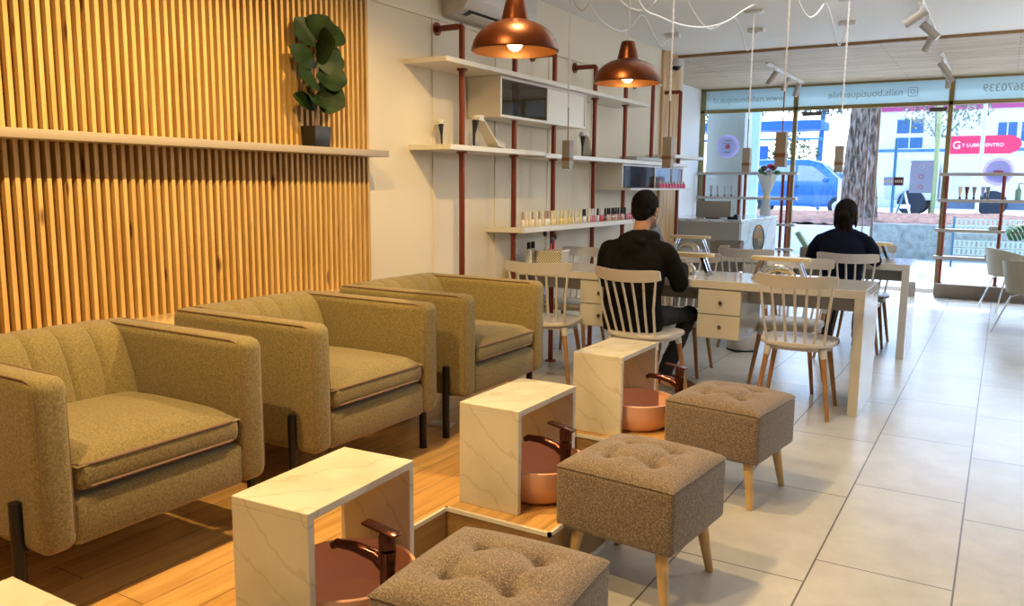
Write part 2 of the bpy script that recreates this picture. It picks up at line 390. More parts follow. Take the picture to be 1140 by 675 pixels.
# after rotating 90deg: (x,y)->(-y,x) ; want rows at x = -.502+k*.457 ; brick edges along y
mpn.inputs['Location'].default_value = (3.80, .502, 0)
mb = MB()
mb.box(WX-.2, WX, -2.6, 9.05, 0, CEIL)
struct('wall_left', mb, M['wall'], 'cream painted left wall carrying the shelves', 'wall')
mb = MB(); mb.box(-3.95, WX-.2, 8.95, 9.05, 0, CEIL); mb.box(-4.1, -3.95, 8.95, 12.1, 0, CEIL)
struct('wall_alcove', mb, M['alcove'], 'white side wall next to the shop window', 'wall')
struct('wall_right', MB().box(2.6, 2.8, -2.6, 12.1, 0, CEIL), M['wall2'])
struct('wall_back', MB().box(-3.4, 2.8, -2.8, -2.6, 0, CEIL), M['wall2'])
struct('ceiling', MB().box(-3.4, 2.8, -2.8, 8.82, CEIL, CEIL+.1), M['ceil'], 'plain off-white ceiling', 'ceiling')
struct('ceiling_boards', MB().box(-4.1, 2.8, 8.82, 12.1, CEIL-.005, CEIL+.1), M['soffit'], 'pale wooden board ceiling in front of the shop window', 'ceiling')
struct('trim_1', MB().box(WX, 2.6, 8.78, 8.83, CEIL-.028, CEIL+.01), M['riserw'], 'dark wood strip edging the board ceiling', 'trim')
struct('trim_2', MB().box(WX, WX+.018, 3.75, 8.35, 2.415, 2.435), M['wall'], 'thin horizontal moulding high on the left wall', 'trim')
mb = MB()
for y in (4.345, 5.1, 5.9, 6.7, 7.5, 8.2): mb.box(WX, WX+.006, y-.012, y+.012, .05, 2.415)
struct('trim_3', mb, M['wall'], 'thin vertical battens on the cream wall', 'trim')
struct('baseboard_left', MB().box(WX, WX+.015, 4.08, 8.35, 0, .09), M['white'])
mb = MB()
for k in range(5): mb.box(WX, WX+.03, 8.36+k*.105, 8.36+k*.105+.1, 0, CEIL, .004)
struct('trim_4', mb, M['woodcol'], 'vertical wooden boards at the end of the left wall', 'trim')

# slat wall
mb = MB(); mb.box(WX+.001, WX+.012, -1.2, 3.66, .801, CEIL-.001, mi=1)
y = -1.19
while y < 3.645:
    mb.box(WX+.012, WX+.050, y, y+.0170, .80, CEIL-.001, 0); y += .0393
o = mb.build('slat_panel', [M['slat'], M['slatback']], smooth=False)
o.name = 'slatted_cladding'; tag(o, 'ribbed wall panel of vertical orange pine slats behind the armchairs', 'wall panel')
mb = MB(); mb.box(WX+.001, -2.86, -1.2, 3.66, PZ+.001, .80, .004)
tag(mb.build('wall_ledge', M['ledge']), 'low pale wooden ledge under the slat panel behind the armchairs', 'ledge')
mb = MB(); mb.box(WX+.04, -3.0, -1.2, 3.655, 1.53, 1.565, .002)
tag(mb.build('slat_wall_shelf', plain('slat_shelf_cream', (.36, .29, .20), .4)), 'long thin cream shelf running across the slat panel', 'shelf')

# platform with teeth
TX, NX = -1.225, -1.65
teeth = [(-.84, -.25), (.21, .80), (1.26, 1.85), (2.31, 2.88), (3.36, 4.06)]
pts = [(WX+.001, -1.2)]
for a, b_ in teeth:
    pts += [(NX, a), (TX, a), (TX, b_), (NX, b_)] if a > -1.2 else []
pts[1:1] = [(NX, -1.2)]
pts.pop(-1)                       # last tooth runs to the platform end
pts += [(WX+.001, 4.06)]
mb = MB(); mb.prism(pts, 0, PZ-.006)
mb2 = MB(); mb2.prism(pts, PZ-.006, PZ)
plat = thing('wooden_platform', 'raised oak plank platform with a notched front edge under armchairs and basins', 'platform', (0, 0, 0))
mb.build('riser', M['riserw'], plat, smooth=False)
mb2.build('deck', M['floorw'], plat, smooth=False)
def edge_run(poly, z, r, h):
    m = MB()
    for (x0, y0), (x1, y1) in zip(poly[:-1], poly[1:]):
        m.box(min(x0, x1)-r, max(x0, x1)+r, min(y0, y1)-r, max(y0, y1)+r, z, z+h)
    return m
edge_run(pts[1:-1], PZ-.012, .006, .014).build('edge_trim', M['shelf'], plat, smooth=False)['label'] = 'thin white edging strip'
edge_run(pts[1:-1], 0, .008, .018).build('base_trim', M['shelf'], plat, smooth=False)

# ------------------------------------------------------------------ armchairs  (front faces +x)
def make_armchair():
    t = thing('armchair', '', 'armchair')
    W, XF, XB = .375, .385, -.385
    def arm(y0, y1):
        m = MB(); m.box(XB, XF, y0, y1, .19, .665, .036, 5); return m
    arm(-W, -W+.10).build('armrest', M['arm'], t); arm(W-.10, W).build('armrest', M['arm'], t)
    m = MB(); m.box(XB, -.25, -W+.09, W-.09, .19, .63, .02); m.box(-.3, XF-.012, -W+.09, W-.09, .19, .325, .02, 3)
    m.build('base', M['arm'], t)
    # channelled backrest
    n = 5; wi = 2*(W-.095)
    def f(u, v):
        yy = -wi/2+u*wi; ch = abs(math.sin(PI*u*n))**.30
        prof = [(-.385, .64), (-.375, .662), (-.34, .672), (-.29, .672), (-.25, .662), (-.215, .63), (-.185, .57), (-.16, .50), (-.14, .43), (-.13, .36)]
        s_ = v*(len(prof)-1); i = min(int(s_), len(prof)-2); q = s_-i
        x = prof[i][0]*(1-q)+prof[i+1][0]*q; z = prof[i][1]*(1-q)+prof[i+1][1]*q
        return (x+.016*ch-.016, yy, z+.009*ch*(1-v)-.009)
    m = MB(); m.grid(f, n*10, 28); m.build('backrest', M['arm'], t, ang=60)
    # seat cushion, domed
    m = MB(); SW = W-.104
    def cush(u, v):
        a = (u-.5)*2; b_ = (v-.5)*2
        d = (1-abs(a)**6)*(1-abs(b_)**6)
        return (.10+a*.278, b_*SW, .440+.024*(1-a*a)*(1-b_*b_)-.03*(1-min(1, d*2.2)))
    m.grid(cush, 24, 24)
    m.box(-.18, .380, -SW, SW, .338, .422, .028, 5)
    cu = m.build('seat_cushion', M['arm'], t, ang=60)
    r = .0045
    m = MB()
    for z in (.412, .350):
        x0, x1, yy = -.15, .377, SW-.002
        c = .04
        m.tube([(x0, -yy, z), (x1-c, -yy, z), (x1-.012, -yy+.012, z), (x1, -yy+c, z), (x1, yy-c, z), (x1-.012, yy-.012, z), (x1-c, yy, z), (x0, yy, z)], r, 6)
    m.build('piping', M['pipe_trim'], cu)
    for s_ in (-1, 1):
        for yo in (W-.011, W-.089):
            yv = s_*yo; m = MB()
            m.tube([(XB+.03, yv, .659), (XF-.06, yv, .659), (XF-.026, yv, .650), (XF-.013, yv, .61), (XF-.0095, yv, .235)], .0030, 6)
            m.build('seam_piping', M['pipe_trim'], t)
    m = MB(); m.box(-.1, .34, -SW+.01, SW-.01, .322, .348); m.build('gap_shade_strip', M['pipe_trim'], t)  # brown strip standing in for the shade between cushion and rail
    for sx in (-.29, .285):
        for s_ in (-1, 1):
            m = MB(); m.tube([(sx, s_*(W+.012), 0), (sx, s_*(W+.012), .335)], .0165, 12)
            m.tube([(sx, s_*(W+.012), 0), (sx, s_*(W+.012), .006)], .0185, 12)
            m.tube([(sx, s_*(W+.012), .205), (sx, s_*(W-.10), .185)], .011, 8)
            m.build('leg', M['blk'], t)
    return t
ARMG = 'olive fabric armchairs along the slat panel'
a1 = make_armchair()
a1.location = (-2.42, 1.46, PZ); a1['label'] = 'nearest olive linen armchair, cut by the left edge, channelled back'; a1['group'] = ARMG
dup(a1, (-2.42, 2.425, PZ), 0, 'middle olive linen armchair of three, between the nearest and the farthest')
dup(a1, (-2.42, 3.375, PZ), 0, 'farthest olive linen armchair, next to the white spindle chair')

m = MB(); m.box(-.06, .06, -.035, .035, 0, .006, .002); m.box(-.02, .02, -.018, .018, .006, .009)
tag(m.build('floor_outlet', M['shelf'], loc=(-2.27, 3.14, PZ), rotz=.3), 'small pale floor outlet plate on the platform by the farthest armchair leg', 'outlet')
# ------------------------------------------------------------------ marble surrounds
def make_surround():
    t = thing('marble_footbath_surround', '', 'footbath table')
    w, l, h, th = .125, .222, .38, .022
    m = MB(); m.box(-w, w, -l, l, h-th, h, .0015, 1); m.build('top_panel', M['marble'], t)
    for s_ in (-1, 1):
        m = MB(); y0 = s_*l; y1 = s_*(l-th); m.box(-w, w, min(y0, y1), max(y0, y1), 0, h-th, .0015, 1); m.build('side_panel', M['marble'], t)
    return t
s0 = make_surround(); s0.location = (-1.50, 1.555, PZ); s0.rotation_euler.z = .06
s0['label'] = 'arched cream marble footbath surround beside the nearest armchair, second from the camera'; s0['group'] = 'marble footbath surrounds'
dup(s0, (-1.51, .585, PZ), 0, 'cream marble surround cut off in the bottom left corner')
dup(s0, (-1.515, 2.60, PZ), 0, 'cream marble surround in front of the middle armchair')
dup(s0, (-1.575, 3.64, PZ), .0, 'farthest cream marble surround, beside the seated man\'s chair')

# basins + faucets
def make_basin():
    t = thing('foot_basin', '', 'basin')
    prof = [(.0, .012), (.11, .012), (.145, .03), (.168, .08), (.175, .135), (.181, .138), (.185, .134), (.180, .08), (.158, .02), (.13, 0), (0, 0)]
    m = MB(); m.lathe(prof, n=48); m.build('bowl', M['basin'], t)
    m = MB(); m.lathe([(0, .014), (.02, .016), (.024, .0125)], n=20); m.build('drain', M['faucet'], t)
    return t
BY = [1.56, 2.62, 3.66]
b0 = make_basin(); b0.location = (-1.44, BY[0], PZ); b0['group'] = 'pink copper foot basins'
b0['label'] = 'nearest glossy pink copper foot basin, at the bottom edge of the photo'
dup(b0, (-1.44, BY[1], PZ), 0, 'glossy pink copper foot basin under the middle marble surround')
dup(b0, (-1.47, BY[2], PZ), 0, 'farthest pink copper foot basin, below the farthest bronze tap')
def make_faucet():
    t = thing('basin_tap', '', 'tap')
    m = MB(); m.lathe([(.030, 0), (.030, .006), (.021, .012), (.0195, .10), (.021, .20), (.0235, .245), (.0, .246)], n=24); m.build('body', M['faucet'], t)
    m = MB(); m.tube([(0, 0, .20), (-.04, 0, .222), (-.10, -.012, .236), (-.15, -.02, .236), (-.165, -.022, .226)], [.022, .018, .014, .0125, .010], 12); m.build('spout', M['faucet'], t)
    m = MB(); m.lathe([(.022, .252), (.023, .285), (.019, .292), (0, .293)], n=24)
    m.box(-.115, -.005, -.017, .017, .288, .297, .004, 2, mat=Matrix.Rotation(.14, 4, 'Y')); m.build('lever', M['faucet'], t)
    return t
f0 = make_faucet(); f0.location = (-1.265, 1.515, PZ); f0['group'] = 'dark bronze basin taps'
f0['label'] = 'nearest dark bronze tap, directly behind the nearest tufted stool'
dup(f0, (-1.29, 2.545, PZ), -.1, 'dark bronze tap beside the middle tufted stool')
dup(f0, (-1.285, 3.74, PZ), -.1, 'farthest dark bronze tap, left of the farthest tufted stool')

# ------------------------------------------------------------------ tufted stools
def make_stool():
    t = thing('tufted_stool', '', 'stool')
    w = .222; z0, z1 = .205, .44
    m = MB()
    tuf = [(-.085, -.085), (.085, -.085), (-.085, .085), (.085, .085)]
    def sup(a): return math.copysign(abs(a)**.9, a)
    def top(u, v):
        x = (u-.5)*2; y = (v-.5)*2
        e = max(abs(x), abs(y)); d = 1-e
        z = z1+.020*(1-x**4)*(1-y**4)+.018*(1-x*x)*(1-y*y)
        for (tx, ty) in tuf:
            rr = ((x*w-tx)**2+(y*w-ty)**2)**.5; z -= .018*math.exp(-(rr/.016)**2)+.024*math.exp(-(rr/.050)**2)
        # fold lines between buttons
        for ax, ay in ((x*w, y*w), (y*w, x*w)):
            for c in (-.085, .085):
                if abs(ay) < .10: z -= .009*math.exp(-((ax-c)/.014)**2)
        z -= .016*(e**18)
        k = 1-.012*(e**14)
        return (x*w*k, y*w*k, z)
    m.grid(top, 64, 64)
    o = m.build('tufted_top', M['stool'], t, ang=180)
    m = MB(); m.box(-w, w, -w, w, z0, z1-.012, .022, 4); m.build('upholstered_side', M['stool'], t, ang=60)
    m = MB(); q = w-.004
    m.tube([(-q, -q, z1-.016), (q, -q, z1-.016), (q, q, z1-.016), (-q, q, z1-.016)], .0026, 6, closed=True); m.build('piping', M['stool'], t)
    for (tx, ty) in tuf:
        m = MB(); m.ball((tx, ty, z1+.02-.050), .010, 10, (1, 1, .5)); m.build('button', M['stool'], t)
    for sx in (-1, 1):
        for sy in (-1, 1):
            m = MB(); m.tube([(sx*.188, sy*.188, 0), (sx*.155, sy*.155, .225)], [.014, .025], 14); m.build('leg', M['legw'], t)
    return t
st = make_stool(); st.location = (-1.0, 1.60, 0); st.rotation_euler.z = .06; st['group'] = 'square tufted grey-brown stools'
st['label'] = 'nearest square grey-brown tufted stool, cut by the bottom edge'
dup(st, (-1.015, 2.60, 0), -.09, 'middle square grey-brown tufted stool standing on four pale wooden legs')
dup(st, (-1.0, 3.63, 0), -.13, 'farthest square grey-brown tufted stool, near the white spindle chairs')

# ------------------------------------------------------------------ spindle chairs (sitter faces +y)
def make_chair():
    t = thing('spindle_chair', '', 'chair')
    m = MB()
    out = []
    for k in range(40):
        a = 2*PI*k/40; c, s_ = math.cos(a), math.sin(a)
        r = 1/((abs(c)**3.2+abs(s_)**3.2)**(1/3.2)); wx = .225+.012*s_
        out.append((wx*c*r, .215*s_*r))
    m.prism(out, .432, .455, bev=.006)
    m.build('seat', M['white'], t)
    m = MB()   # skirt with leg sockets
    m.prism([(x*.86, y*.86) for x, y in out], .405, .432)
    sk = m.build('seat_frame', M['white'], t)
    def crest(u, v):
        a = (u-.5)*2; x = a*.232; zz = .80+.075*v
        return (x, -.305+.075*(a*a)-.02*v, zz-.004+.010*a*a-(.010*abs(a)**10)*(2*v-1))
    m = MB(); m.grid(crest, 24, 6, thick=.016, normal=(0, -1, 0)); m.build('crest_rail', M['white'], t)
    n = 7
    for k in range(n):
        a = (k-(n-1)/2)/((n-1)/2)
        x0 = a*.165; x1 = a*.205
        m = MB(); m.tube([(x0, -.168+.012*a*a*0, .45), ((x0+x1)/2, -.235, .63), (x1, -.313+.075*(a*.88)**2, .812)], [.0085, .0085, .0075], 8)
        m.build('spindle', M['white'], t)
    for sx in (-1, 1):
        for sy in (-1, 1):
            m = MB(); m.tube([(sx*.215, sy*.205, 0), (sx*.16, sy*.15, .405)], [.0115, .0175], 10); lg = m.build('leg', M['legd'], t)
            m = MB(); m.tube([(sx*.1655, sy*.1555, .365), (sx*.157, sy*.147, .42)], [.020, .023], 10); m.build('socket', M['white'], lg)
    return t
CH = 'white spindle-back chairs around the manicure tables'
c0 = make_chair(); c0.location = (-1.03, 5.21, 0); c0.rotation_euler.z = .06; c0['group'] = CH
c0['label'] = 'white spindle chair standing empty beside the tall white table leg'
dup(c0, (-1.945, 4.95, 0), -.14, 'white spindle chair the man in the black hoodie sits on')
dup(c0, (-2.70, 5.01, 0), .22, 'white spindle chair just behind the farthest armchair')
dup(c0, (-1.03, 7.12, 0), 0, 'white spindle chair the woman in navy sits on')
dup(c0, (-1.83, 7.12, 0), 0, 'empty grey-looking spindle chair left of the woman in navy')
dup(c0, (-2.93, 5.86, 0), PI, 'pale spindle chair facing the camera at the wall end of the near table')
dup(c0, (-2.04, 5.86, 0), PI+.05, 'pale spindle chair facing the camera between the two hand rests')
dup(c0, (-1.23, 5.86, 0), PI, 'pale spindle chair facing the camera in front of the woman\'s chair')
dup(c0, (-1.03, 7.82, 0), PI, 'pale spindle chair facing the camera beyond the woman, at the far table')

# ------------------------------------------------------------------ manicure tables
def make_table(name, label, x0, x1, y0, y1, drawers, h=.774):
    t = thing(name, label, 'table', ((x0+x1)/2, (y0+y1)/2, 0), 0, 'long glossy manicure tables')
    cx, cy = (x0+x1)/2, (y0+y1)/2
    a, b_ = x0-cx, x1-cx; c, d = y0-cy, y1-cy
    m = MB(); m.box(a, b_, c, d, h-.052, h, .002, 1); m.build('tabletop', M['tablew'], t)
    m = MB(); m.box(b_-.058, b_, c, d, 0, h-.052, .002, 1); m.build('leg_panel', M['tablew'], t)
    m = MB(); m.box(a, a+.058, c, d, 0, h-.052, .002, 1); m.build('leg_panel', M['tablew'], t)
    m = MB(); m.box(a+.06, b_-.06, c+.17, c+.19, h-.152, h-.053); m.build('apron', M['greybox'], t)
    for (p, q) in drawers:
        m = MB(); m.box(p-cx, q-cx, c+.02, d-.10, .39, h-.053, .002, 1); cb = m.build('drawer_cabinet', M['tablew'], t)
        for z0, z1 in ((.395, .548), (.554, .712)):
            m = MB(); m.box(p-cx+.002, q-cx-.002, c+.004, c+.019, z0, z1, .002, 1); dr = m.build('drawer_front', M['tablew'], cb)
            m = MB(); m.ball(((p+q)/2-cx+.01, c-.006, (z0+z1)/2), .013, 12); m.build('knob', M['dark'], cb)
    return t
make_table('manicure_table', 'near long glossy white manicure table with two-drawer cabinets, by the seated man', -3.15, -.668, 5.215, 5.82, [(-1.69, -1.405), (-2.555, -2.27)])
make_table('manicure_table', 'far long glossy manicure table where the woman in navy sits', -3.1, -.61, 7.23, 7.88, [(-1.95, -1.66)])

# hand rests and uv lamps
def make_rest():
    t = thing('hand_rest', '', 'hand rest')
    m = MB(); out = [(.195*math.copysign(abs(math.cos(2*PI*k/40))**.6, math.cos(2*PI*k/40)), .065*math.copysign(abs(math.sin(2*PI*k/40))**.8, math.sin(2*PI*k/40))) for k in range(40)]
    m.prism(out, .125, .150, bev=.006); m.build('padded_top', M['rest'], t)
    for s_ in (-1, 1):
        for yy in (-.03, .03):
            m = MB(); m.box(s_*.155-.012, s_*.155+.012, yy-.008, yy+.008, 0, .126, mat=Matrix.Translation((0, 0, 0)) @ Matrix.Shear('XY', 4, (-s_*.0, 0)))
            # slant by moving the top inward
            for v in m.bm.verts:
                v.co.x += -s_*.05*(v.co.z/.126)+s_*.012
            m.build('leg', M['chrome'], t)
    return t
def make_uv():
    t = thing('uv_nail_lamp', '', 'nail lamp')
    m = MB()
    def f(u, v):
        a = PI*u; x = .10*math.cos(a); z = .078*math.sin(a)**.8 if 0 < u < 1 else 0
        yy = (v-.5)*.17; k = 1-.25*(2*v-1)**2
        return (x*k, yy, z*k)
    m.grid(f, 28, 10); m.build('shell', M['uvlamp'], t, ang=70)
    m = MB(); m.box(-.105, .105, -.085, .085, 0, .014, .004); m.build('base_tray', M['white'], t)
    m = MB(); m.tube([(.112*math.cos(PI*k/20), -.075, .010+.088*math.sin(PI*k/20)) for k in range(21)], .005, 8); m.build('chrome_arch', M['chrome'], t)
    return t
TZ = .774
r0 = make_rest(); r0.location = (-1.245, 5.55, TZ); r0['group'] = 'padded hand rests'
r0['label'] = 'wooden hand rest on the near table behind the empty white chair'
dup(r0, (-1.88, 5.52, TZ), 0, 'wooden hand rest on the near table just right of the man')
dup(r0, (-2.52, 7.48, TZ), 0, 'wooden hand rest on the far table beside the man\'s head')
dup(r0, (-.98, 7.60, TZ), 0, 'wooden hand rest on the far table right of the woman in navy')
u0 = make_uv(); u0.location = (-1.245, 5.58, TZ); u0['group'] = 'domed nail lamps'
u0['label'] = 'domed nail lamp under the hand rest nearest the table leg'
dup(u0, (-1.93, 5.58, TZ), 0, 'domed nail lamp beside the seated man\'s arm')
dup(u0, (-2.54, 7.52, TZ), 0, 'domed nail lamp on the far table behind the man\'s shoulder')

# table-top things
def open_box(m, x, y, z0, z1, th=.006, taper=.9):
    for (ax, bx, ay, by) in ((-x, x, -y, -y+th), (-x, x, y-th, y), (-x, -x+th, -y, y), (x-th, x, -y, y)):
        m.box(ax, bx, ay, by, z0, z1)
    m.box(-x, x, -y, y, z0, z0+th)
    for v in m.bm.verts:
        k = taper+(1-taper)*(v.co.z-z0)/(z1-z0); v.co.x *= k; v.co.y *= k
    return m
t = thing('brush_basket', 'white woven basket of brushes at the wall end of the near table', 'basket', (-2.93, 5.50, TZ), .1)
open_box(MB(), .105, .08, 0, .115).build('basket_body', M['wicker'], t)
m = MB(); m.tube([(-.107, -.082, .115), (.107, -.082, .115), (.107, .082, .115), (-.107, .082, .115)], .005, 6, closed=True); m.build('rim', M['shelf'], t)
for i, (dx, dy, hh, lab) in enumerate([(-.05, .0, .28, 'tallest dark-headed makeup brush standing in the white basket'), (.0, .02, .25, 'short dark makeup brush leaning right in the white basket'), (-.02, -.03, .22, 'makeup brush at the front of the white basket')]):
    t = thing('makeup_brush', lab, 'brush', (-2.93+dx, 5.50+dy, TZ+.008), 0, 'brushes in the white basket')
    m = MB(); m.tube([(0, 0, 0), (.02*(i-1), .01, hh*.75)], .005, 8); m.build('handle', M['pinkglow'] if i else M['white'], t)
    m = MB(); m.ball((.025*(i-1), .012, hh*.84), .020, 12, (.8, .8, 1.4)); m.build('bristles', M['dark'], t)
for i, (x, yy) in enumerate([(-3.06, 5.36), (-3.075, 5.45)]):
    t = thing('spray_bottle', ['dark-capped bottle beside the white basket, nearest the copper pipe', 'dark-capped bottle beside the white basket, closer to the wall'][i], 'bottle', (x, yy, TZ), 0, 'dark-capped bottles by the basket')
    m = MB(); m.lathe([(.024, 0), (.026, .005), (.026, .11), (.014, .13), (0, .131)], n=18); m.build('body', M['shelf'], t)
    m = MB(); m.lathe([(.015, .13), (.015, .175), (.010, .18), (0, .181)], n=16); m.build('cap', M['blk'], t)
t = thing('storage_basket', 'grey perforated basket with a handle on the far table', 'basket', (-2.15, 7.42, TZ), .08)
open_box(MB(), .135, .09, 0, .12, .006, .93).build('basket_body', M['basket'], t)
m = MB(); m.box(-.045, .045, -.096, -.086, .06, .085, .003); m.build('handle', M['chrome'], t)
t = thing('table_mirror', 'oval dark-framed standing mirror on the far table', 'mirror', (-1.93, 7.66, TZ), .0)
m = MB(); m.tube([(.050*math.cos(2*PI*k/32), 0, .135+.125*math.sin(2*PI*k/32)) for k in range(32)], .005, 8, closed=True); m.tube([(0, 0, .0), (0, 0, .012)], .045, 20); m.build('frame', M['dark'], t)
m = MB(); m.prism([(.048*math.cos(2*PI*k/32), .122*math.sin(2*PI*k/32)) for k in range(32)], -.002, .002, mat=Matrix.Translation((0, 0, .135)) @ Matrix.Rotation(PI/2, 4, 'X')); m.build('mirror_glass', M['mirrorm'], t)
t = thing('tablet', 'pale tablet leaning on a stand behind the man\'s head', 'tablet', (-2.80, 7.42, TZ), .35)
m = MB(); m.box(-.07, .07, -.006, .006, 0, .24, .004, mat=Matrix.Rotation(-.35, 4, 'Y')); m.build('case', M['dark'], t)
m = MB(); m.box(-.064, .064, -.009, -.006, .01, .23, mat=Matrix.Rotation(-.35, 4, 'Y')); m.build('screen', M['decalblue'], t)
t = thing('dispenser_box', 'mint-lidded dark box left of the woman in navy', 'box', (-1.44, 7.50, TZ), 0)
m = MB(); m.box(-.07, .07, -.06, .06, 0, .09, .004); m.build('body', M['basket'], t)
m = MB(); m.box(-.02, .02, -.05, .05, 0, .16, .006, mat=Matrix.Translation((-.02, 0, .085)) @ Matrix.Rotation(-.6, 4, 'Y')); m.build('lid', M['mint'], t)

# bins
def make_bin():
    t = thing('pedal_bin', '', 'bin')
    m = MB(); m.lathe([(.12, .012), (.125, .02), (.125, .27), (.118, .285), (.05, .297), (0, .298)], n=36); m.build('body', M['white'], t)
    m = MB(); m.lathe([(.129, 0), (.129, .014), (0, .0141)], n=36); m.box(-.03, .03, -.16, -.12, .004, .014, .003); m.build('base_ring', M['blk'], t)
    return t
bn = make_bin(); bn.location = (-2.20, 4.74, 0); bn['group'] = 'round white pedal bins'; bn['label'] = 'round white pedal bin behind the farthest marble surround'
dup(bn, (-1.84, 6.93, 0), 0, 'round white pedal bin with a dark base, under the tables')

# ------------------------------------------------------------------ shelves and pipes
PX = -3.0
PY = [4.38, 5.03, 5.62, 6.34, 6.98, 7.64, 8.42]
def make_pipe(z_low=0.0):
    t = thing('copper_pipe_post', '', 'pipe')
    zt = 2.36
    m = MB(); m.tube([(0, 0, 0), (0, 0, zt-.03), (0, 0, zt-.008), (-.01, 0, zt), (-.03, 0, zt), (WX-PX+.012, 0, zt)], .019, 14); m.build('pipe', M['copper'], t)
    m = MB(); m.tube([(WX-PX+.002, 0, zt), (WX-PX+.012, 0, zt)], .042, 20); m.tube([(WX-PX+.012, 0, zt), (WX-PX+.03, 0, zt)], .023, 16); m.build('wall_flange', M['copper'], t)
    m = MB(); m.tube([(0, 0, 0), (0, 0, .010)], .042, 20); m.build('floor_flange', M['copper'], t)
    return t
wh = ['at the left end of the shelves', 'through the cubby box', 'right of the cubby box divider', 'left of the black-capped bottles', 'behind the man\'s head', 'at the small screen box', 'in front of the wooden boards, last before the window']
p0 = None
for i, yy in enumerate(PY):
    lab = 'copper shelf pipe ' + wh[i]
    if p0 is None: p0 = make_pipe(); o = p0; o['label'] = lab; o['group'] = 'copper pipe posts'; o.location = (PX, yy, 0)
    else: o = dup(p0, (PX, yy, 0), 0, lab)
def shelf(y0, y1, zt, th, lab, collars, name='wall_shelf'):
    t = thing(name, lab, 'shelf', (WX, y0, zt-th), 0, 'white shelves on copper pipes')
    m = MB(); m.box(0, .315, 0, y1-y0, 0, th, .0015, 1); m.build('board', M['shelf'], t)
    for yy in collars:
        m = MB(); m.tube([(PX-WX, yy-y0, -.012), (PX-WX, yy-y0, -.001)], .034, 16); m.tube([(PX-WX, yy-y0, -.03), (PX-WX, yy-y0, -.012)], .021, 14); m.build('collar', M['copper'], t)
    return t
shelf(4.05, 7.25, 2.132, .03, 'topmost long white shelf high on the left wall', [4.38, 6.34, 6.98])
shelf(4.09, 5.28, 1.622, .032, 'white shelf holding the high-heeled shoes, below the cubby box', [4.38, 5.03])
shelf(5.285, 8.38, 1.612, .032, 'long white shelf above the small screen box', [5.62, 6.34])
shelf(4.98, 7.30, 1.082, .038, 'lowest white shelf lined with nail polish bottles', [5.03, 5.62, 6.34, 6.98])
shelf(8.0, 8.95, 1.70, .03, 'short pale shelf at the last copper pipe', [])
# cubby
def cubby(name, lab, y0, y1, z0, z1, div, x1, mats, xb=None):
    t = thing(name, lab, 'cabinet', (WX, y0, z0), 0)
    L = y1-y0; h = z1-z0; th = .018
    m = MB(); m.box(0, xb or x1, 0, L, 0, th, .001, 1); m.box(0, x1, 0, L, h-th, h, .001, 1); m.box(0, x1, 0, th, th, h-th); m.box(0, x1, L-th, L, th, h-th); m.box(0, x1, div-th/2, div+th/2, th, h-th); m.box(0, .006, 0, L, 0, h)
    m.build('carcass', M['shelf'], t)
    for k, (p, q) in enumerate(((th, div-th/2), (div+th/2, L-th))):
        m = MB(); m.box(x1-.012, x1-.008, p, q, th, h-th); m.build('glass_door', mats[k], t)
    return t
cubby('wall_cubby', 'white wall cubby with glass fronts under the topmost shelf', 4.73, 6.03, 1.83, 2.10, .66, .27, (M['darkglass'], M['shelf']))
cubby('display_cubby', 'white wall cubby with a dark glass front above the man\'s head', 6.79, 8.38, 1.345, 1.578, .80, .27, (M['darkglass'], M['paleglass']), .35)
t = thing('monitor', 'small dark screen inside the cubby above the man\'s head', 'screen', (-3.05, 6.95, 1.365), 0)
m = MB(); m.box(-.01, .01, 0, .55, .02, .19, .003); m.build('housing', M['dark'], t)
m = MB(); m.box(.0, .06, .22, .33, 0, .02); m.build('foot', M['dark'], t)
# boxes on the shelf above display cubby
t = tag(MB().box(-3.12, -2.95, 7.15, 8.0, 1.613, 1.655, .003).build('flat_box', M['greybox']), 'flat grey box lying on the long shelf above the screen cubby', 'box')

# heels
def make_heel(name, lab, loc, rz, s=1.0):
    t = thing(name, lab, 'shoe', loc, rz, 'high-heeled shoes on the shelves'); s *= 1.4
    # toe toward +y, heel at 0
    pts_ = [(0, 0, .125), (0, .045, .122), (0, .10, .075), (0, .16, .018), (0, .205, .010), (0, .25, .012)]
    wd = [.026, .028, .026, .033, .036, .012]
    m = MB()
    def sole(u, v):
        k = u*(len(pts_)-1); i = min(int(k), len(pts_)-2); q = k-i
        p = Vector(pts_[i])*(1-q)+Vector(pts_[i+1])*q; w_ = wd[i]*(1-q)+wd[i+1]*q
        return V((v-.5)*2*w_, p.y, p.z)*s
    m.grid(sole, 20, 6, thick=.006*s, normal=(0, 0, -1)); m.build('sole', M['shelf'], t); m = MB(); m.grid(lambda u, v: sole(u, .5+(v-.5)*.8)+V(0, 0, .002), 20, 4, thick=.002, normal=(0, 0, 1)); m.build('insole', M['blk'], t)
    m = MB()
    def up(u, v):
        y_ = .145+.105*u; a = PI*v; k = 1-u*.65
        return V(.034*k*math.cos(a), y_, .014+.042*(1-u*.55)*math.sin(a))*s
    m.grid(up, 12, 12)
    def hb(u, v):
        a = PI*(v*1.1-.05); return V(.025*math.cos(a), .035-.042*math.sin(a), .122+.020*u)*s
    m.build('toe_upper', M['shelf'], t); m = MB(); m.grid(hb, 6, 14); m.build('heel_counter', M['shelf'], t)
    m = MB(); m.tube([V(0, .012, .118)*s, V(0, .0, .06)*s, V(0, -.002, 0)*s], [.016*s, .007*s, .005*s], 8); m.build('stiletto_heel', M['blk'], t)
    return t
make_heel('high_heel_shoe', 'black and white stiletto shoe standing right of the first pipe', (-3.02, 4.55, 1.623), .0, 1.05)
make_heel('high_heel_shoe', 'white stiletto shoe lying left of the first pipe', (-3.08, 4.27, 1.623), .9, .8)
make_heel('high_heel_shoe', 'dark-heeled white shoe on the shelf under the cubby\'s right end', (-3.0, 6.12, 1.613), .25, 1.0)

